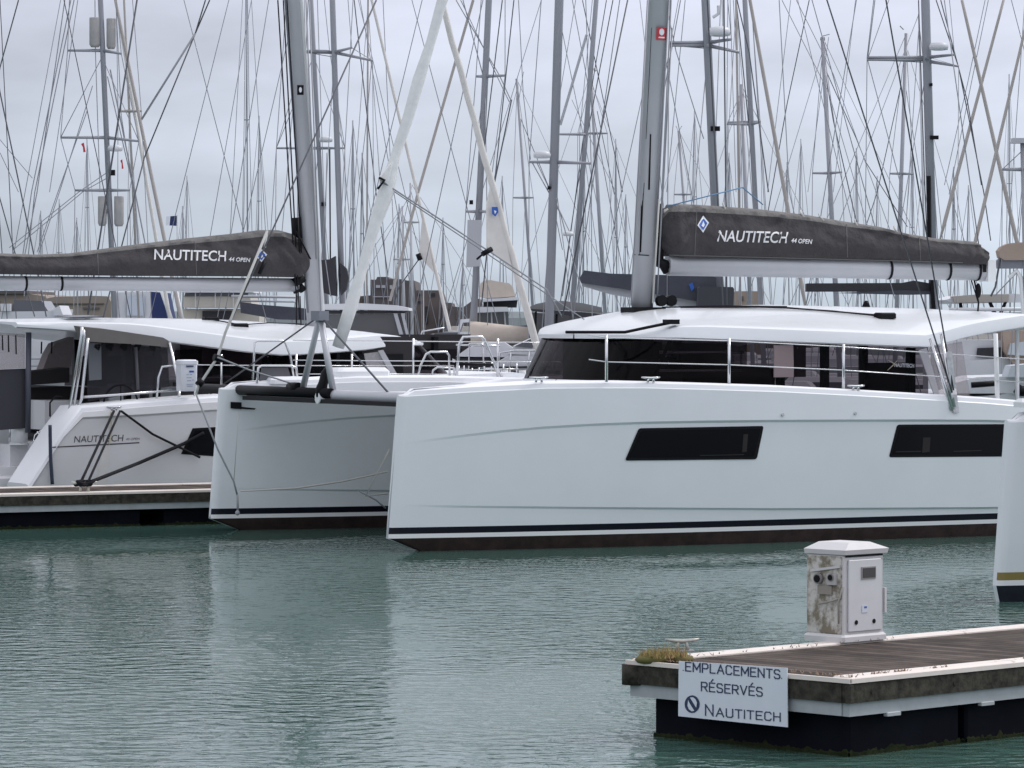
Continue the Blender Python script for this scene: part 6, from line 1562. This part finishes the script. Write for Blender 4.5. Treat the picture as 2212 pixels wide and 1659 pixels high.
r, fr = yacht("motor_yacht", "cream flybridge yacht with a glazed upper deck under the left boom", "motor boat", 100, 380, 560, 760, 3.8, (
    ("upper_deck", CREAMH, [(396, 640), (540, 640), (545, 664), (396, 664)], 0.0, 3.0), ("upper_windows", SLATEG, [(400, 633), (536, 633), (536, 640), (398, 640)], -0.05, 3.0),
    ("hardtop", OFFW, [(394, 626), (545, 626), (548, 632), (392, 632)], -0.2, 3.4), ("deckhouse", CREAMH, [(392, 667), (560, 667), (560, 720), (385, 720)], 0.3, 3.0),
    ("cabin_window", DKCAN, [(437, 672), (500, 671), (500, 690), (437, 690)], 0.2, 0.1),
    ("window_post", OFFW, [(421, 632), (423, 632), (423, 664), (421, 664)], -0.1, 0.05), ("window_post", OFFW, [(464, 632), (466, 632), (466, 664), (464, 664)], -0.1, 0.05), ("window_post", OFFW, [(503, 632), (505, 632), (505, 664), (503, 664)], -0.1, 0.05)))
sailboat("sailing boat with a slate boom cover low behind the left catamaran's roof", 86, (640, 690), (652, 0), 5, m=GREYL, heading=1,
    parts=(("sail_cover", SAILG, [(518, 652), (560, 658), (640, 664), (672, 668), (672, 692), (600, 690), (520, 676)], -0.1, 0.4), ("rail", GREYL, [(500, 640), (640, 642)], 0.2, 'tube', 0.03), ("rail", GREYL, [(520, 650), (640, 652)], 0.2, 'tube', 0.02)))
yacht("motor_yacht", "white boxy wheelhouse boat with a navy side curtain under the left boom", "motor boat", 95, 225, 400, 760, 3.4, (
    ("wheelhouse", OFFW, [(246, 632), (326, 630), (327, 700), (244, 700)], 0.0, 2.6), ("door", mat("pale_blue_panel", (0.50, 0.55, 0.62), 0.5), [(272, 640), (312, 636), (312, 682), (272, 682)], -0.08, 0.05),
    ("side_curtain", NAVYC, [(327, 630), (350, 632), (364, 700), (327, 700)], 0.0, 2.4), ("window_post", GREYM, [(244, 632), (250, 632), (250, 700), (244, 700)], -0.1, 0.1),
    ("rail", WHITE, [(350, 630), (370, 690)], -0.2, 'tube', 0.05), ("rail", WHITE, [(380, 630), (394, 690)], -0.2, 'tube', 0.05)))
yacht("motor_yacht", "white motor boat with cluttered foredeck at the far left under the boom", "motor boat", 96, -60, 140, 745, 3.2, (
    ("deckhouse", OFFW, [(-40, 674), (100, 672), (130, 668), (126, 700), (-40, 700)], 0.0, 2.8), ("windscreen", SLATEG, [(30, 648), (90, 650), (104, 672), (26, 672)], 0.2, 2.0),
    ("deck_gear", OFFW, [(0, 656), (22, 656), (22, 672), (2, 672)], -0.1, 0.5), ("bow_bulwark", OFFW, [(115, 668), (128, 660), (136, 680), (116, 682)], -0.1, 2.0)))
yacht("motor_yacht", "grey-topped white motor boat seen through the left catamaran's cockpit", "motor boat", 72, -120, 175, 800, 3.4, (
    ("deckhouse", OFFW, [(-60, 728), (60, 722), (120, 730), (170, 745), (175, 810), (-60, 810)], 0.0, 2.8), ("rail", GREYL, [(60, 775), (170, 772)], -0.2, 'tube', 0.02), ("rail", GREYL, [(62, 790), (160, 788)], -0.2, 'tube', 0.02)))
# right side, seen through and above the hardtop
yacht("motor_yacht", "white flybridge boat beneath the tan sail cover, right edge", "motor boat", 82, 2030, 2290, 770, 3.6, (
    ("hardtop", OFFW, [(2042, 648), (2080, 638), (2190, 634), (2240, 640), (2240, 652), (2060, 656)], 0.0, 3.0), ("awning", mat("mushroom_canvas", (0.36, 0.33, 0.30), 0.8), [(2058, 640), (2110, 636), (2180, 636), (2178, 652), (2062, 654)], -0.15, 0.5),
    ("roof_rail", OFFW, [(2050, 669), (2240, 667)], -0.3, 'tube', 0.04), ("roof_rail", OFFW, [(2050, 681), (2240, 680)], -0.3, 'tube', 0.04),
    ("stay_post", DARK, [(2072, 654), (2078, 654), (2084, 690), (2074, 690)], 0, 0.1), ("stay_post", DARK, [(2135, 652), (2142, 652), (2160, 690), (2150, 690)], 0, 0.1), ("stay_post", DARK, [(2170, 652), (2176, 652), (2160, 690), (2152, 690)], 0, 0.1),
    ("deckhouse", OFFW, [(2060, 735), (2240, 735), (2240, 800), (2050, 800)], 0.2, 2.8), ("cabin_window", DKCAN, [(2112, 752), (2165, 750), (2168, 772), (2110, 770)], 0.1, 0.1),
    ("curtain_end", TAN, [(2165, 716), (2240, 712), (2240, 790), (2195, 795), (2170, 760)], -0.2, 1.0), ("grey_box", mat("pale_grey_box", (0.48, 0.52, 0.56), 0.6), [(2184, 742), (2240, 735), (2240, 770), (2178, 766)], -0.4, 0.4)))
yacht("motor_yacht", "pale blue-grey dinghy and bow behind the big catamaran's after post", "motor boat", 67, 2070, 2290, 845, 2.6, (
    ("topside", OFFW, [(2060, 828), (2110, 815), (2212, 812), (2240, 812), (2240, 850), (2070, 850)], 0.0, 2.2), ("grey_box", MATS["pale_grey_box"], [(2184, 790), (2240, 785), (2240, 815), (2176, 815)], -0.2, 0.8),
    ("black_tube", BLACK, [(2098, 832), (2150, 828)], -0.3, 'tube', 0.05), ("fender_ball", BLACK, [(2195, 838), (2205, 845), (2225, 845)], -0.3, 'tube', 0.09)))

yacht("motor_yacht", "white cruiser with an open fore hatch and pale windscreen behind the bow rails", "motor boat", 73, 1085, 1260, 800, 2.8, (
    ("deckhouse", OFFW, [(1098, 765), (1110, 748), (1150, 730), (1180, 722), (1215, 724), (1220, 770)], 0.0, 2.2), ("windscreen", SLATEG, [(1112, 748), (1148, 731), (1162, 731), (1150, 752)], -0.06, 0.05),
    ("foredeck", OFFW, [(1070, 785), (1100, 768), (1220, 768), (1220, 800), (1066, 800)], -0.1, 2.4), ("rub_rail", DKCAN, [(1066, 792), (1200, 790), (1200, 794), (1066, 796)], -0.14, 0.05),
    ("rail", STEEL, [(1072, 828), (1080, 762), (1112, 757), (1190, 757)], -0.4, 'tube', 0.018), ("rail", STEEL, [(1100, 800), (1104, 758)], -0.4, 'tube', 0.016), ("rail", STEEL, [(1140, 800), (1144, 757)], -0.4, 'tube', 0.016),
    ("fender", WHITE, [(1090, 800), (1091, 822)], -0.5, 'tube', 0.07), ("fender", WHITE, [(1128, 800), (1129, 820)], -0.5, 'tube', 0.07)), flip=-1)
yacht("motor_yacht", "white sports boat with a low raked screen behind the hidden catamaran's roof", "motor boat", 86, 900, 1060, 765, 3.0, (
    ("deckhouse", OFFW, [(905, 742), (930, 722), (975, 715), (1020, 718), (1040, 745)], 0.0, 2.4), ("windscreen", SLATEG, [(925, 728), (945, 718), (990, 718), (985, 730)], -0.06, 0.05),
    ("radar_arch", OFFW, [(985, 718), (995, 690), (1020, 688), (1030, 718), (1022, 718), (1014, 696), (1000, 697), (993, 718)], 0.3, 1.8), ("rail", STEEL, [(905, 742), (912, 716), (960, 708)], -0.3, 'tube', 0.02)), flip=-1)

# small navy flag over the left cover, on a staff
fo = atY(384, 560, 96); ff = Frame((fo.x, 96, fo.z), 0); ro = thing("flag_staff", ff, "staff flying a small navy and white flag above the left sail cover", "flag")
MB().tube([ff.loc(atY(384, 690, 96)), ff.loc(atY(383, 464, 96))], 0.018, 6).build("staff", [GREYL], ro)
b = MB(); b.prism([ff.loc(atY(x, y, 96)) for x, y in ((382, 466), (368, 467), (366, 487), (381, 488))], (0, 0.01, 0)); b.build("flag_cloth", [NAVYC], ro)
b = MB(); b.prism([ff.loc(atY(x, y, 96)) for x, y in ((367, 467), (359, 468), (358, 487), (365, 487))], (0, 0.01, 0)); b.build("flag_cloth", [BLUEW], ro)

# waterfront blocks
STONE = mat("soot_dark_masonry", (0.085, 0.08, 0.085), 0.9, noise=(0.25, 0.9, (0.15, 0.13, 0.13)))
STONE2 = mat("brown_masonry", (0.14, 0.115, 0.11), 0.9, noise=(0.3, 0.8, (0.09, 0.08, 0.08)))
SAND = mat("sand_render", (0.30, 0.25, 0.215), 0.9, noise=(0.4, 0.6, (0.22, 0.19, 0.17)))
def block(label, Y, pts, m, depth, wins=(), wm=None, roof=None, name="waterfront_building"):
    xs = [p[0] for p in pts]; o0 = atY(sum(xs) / len(xs), 690, Y); fr = Frame((o0.x, Y, 0), 0); root = thing(name, fr, label, "building")
    body = [(min(xs), 860)] + pts + [(max(xs), 860)]
    P_ = [fr.pY(x, y, Y) for x, y in pts]; P_ = [Vector((P_[0].x, 0, 0.5))] + P_ + [Vector((P_[-1].x, 0, 0.5))]
    MB().prism(P_, (0, depth, 0)).build("wall", [m], root)
    for x0, y0, x1, y1 in wins:
        a = fr.pY(x0, y1, Y); c = fr.pY(x1, y0, Y); MB().box((a.x, -0.12, a.z), (c.x, 0.05, c.z)).build("window", [wm or SLATEG], root)
    if roof:
        MB().prism([fr.pY(x, y, Y - 0.3) for x, y in roof], (0, depth * 0.7, 0)).build("roof", [STONE], root)
    return root
block("dark blockhouse with three pale window openings on the far quay", 330, [(800, 604), (812, 604), (815, 598), (838, 598), (840, 603), (872, 603), (872, 606), (895, 606), (900, 640)], STONE, 20, ((812, 616, 821, 622), (823, 616, 832, 622), (842, 616, 847, 624), (806, 640, 846, 642)), mat("pale_opening", (0.42, 0.44, 0.48), 0.8))
block("brown block with dark openings right of the dark blockhouse", 320, [(896, 630), (900, 627), (950, 627), (955, 640), (958, 660)], STONE2, 18, ((902, 634, 911, 639), (930, 633, 940, 640), (902, 650, 912, 655), (918, 662, 924, 700)), DKCAN)
block("low dark shed with a sloping roof at the centre of the far quay", 310, [(956, 654), (975, 654), (977, 662), (1000, 664), (1022, 648), (1036, 645), (1040, 660)], STONE, 18, ((962, 662, 972, 668), (985, 670, 990, 690)), STONE2)
block("low far quay shed just left of the dark blockhouse", 335, [(776, 640), (800, 638), (801, 660)], STONE2, 14, ((784, 646, 790, 652),), DKCAN)
block("sand-coloured low building under the left boom", 230, [(95, 646), (120, 641), (200, 639), (232, 640), (240, 652)], SAND, 20, ((110, 655, 225, 657), (180, 664, 215, 668)), STONE2)
block("long pale building with a dull red roof edge at the far left", 240, [(-60, 634), (60, 634), (98, 640), (104, 650)], SAND, 20, ((-20, 650, 0, 656), (60, 655, 90, 660)), SLATEG, roof=[(-62, 628), (62, 628), (62, 634), (-62, 636)])
block("tan brick building behind the slate boom cover", 210, [(1578, 634), (1590, 629), (1640, 629), (1644, 640)], mat("tan_brick", (0.36, 0.27, 0.22), 0.9, noise=(1.5, 0.6, (0.28, 0.22, 0.19))), 16, ((1600, 640, 1606, 650),), STONE2)

# quay and far shore under everything
b = MB(); b.bbox((-260, 300, -1), (260, 420, 1.6), 0.3); structure(b.build("quay", [mat("quay_stone", (0.20, 0.19, 0.18), 0.9, noise=(0.2, 0.6))]))
hb = MB(); random.seed(4); rings = []
for i in range(81):
    x = -900 + i * 22.5; h = 4.0 + 3.0 * mnoise.noise(Vector((i * 0.21, 0, 0))) + random.uniform(0, 1.2)
    rings.append([(x, 900, -1), (x, 905, h * 0.7), (x, 930, h), (x, 1000, h), (x, 1001, -1)])
hb.loft(rings); structure(hb.build("far_shore", [mat("far_shore_green", (0.13, 0.16, 0.17), 0.95, noise=(0.05, 0.6, (0.20, 0.21, 0.22)))]))
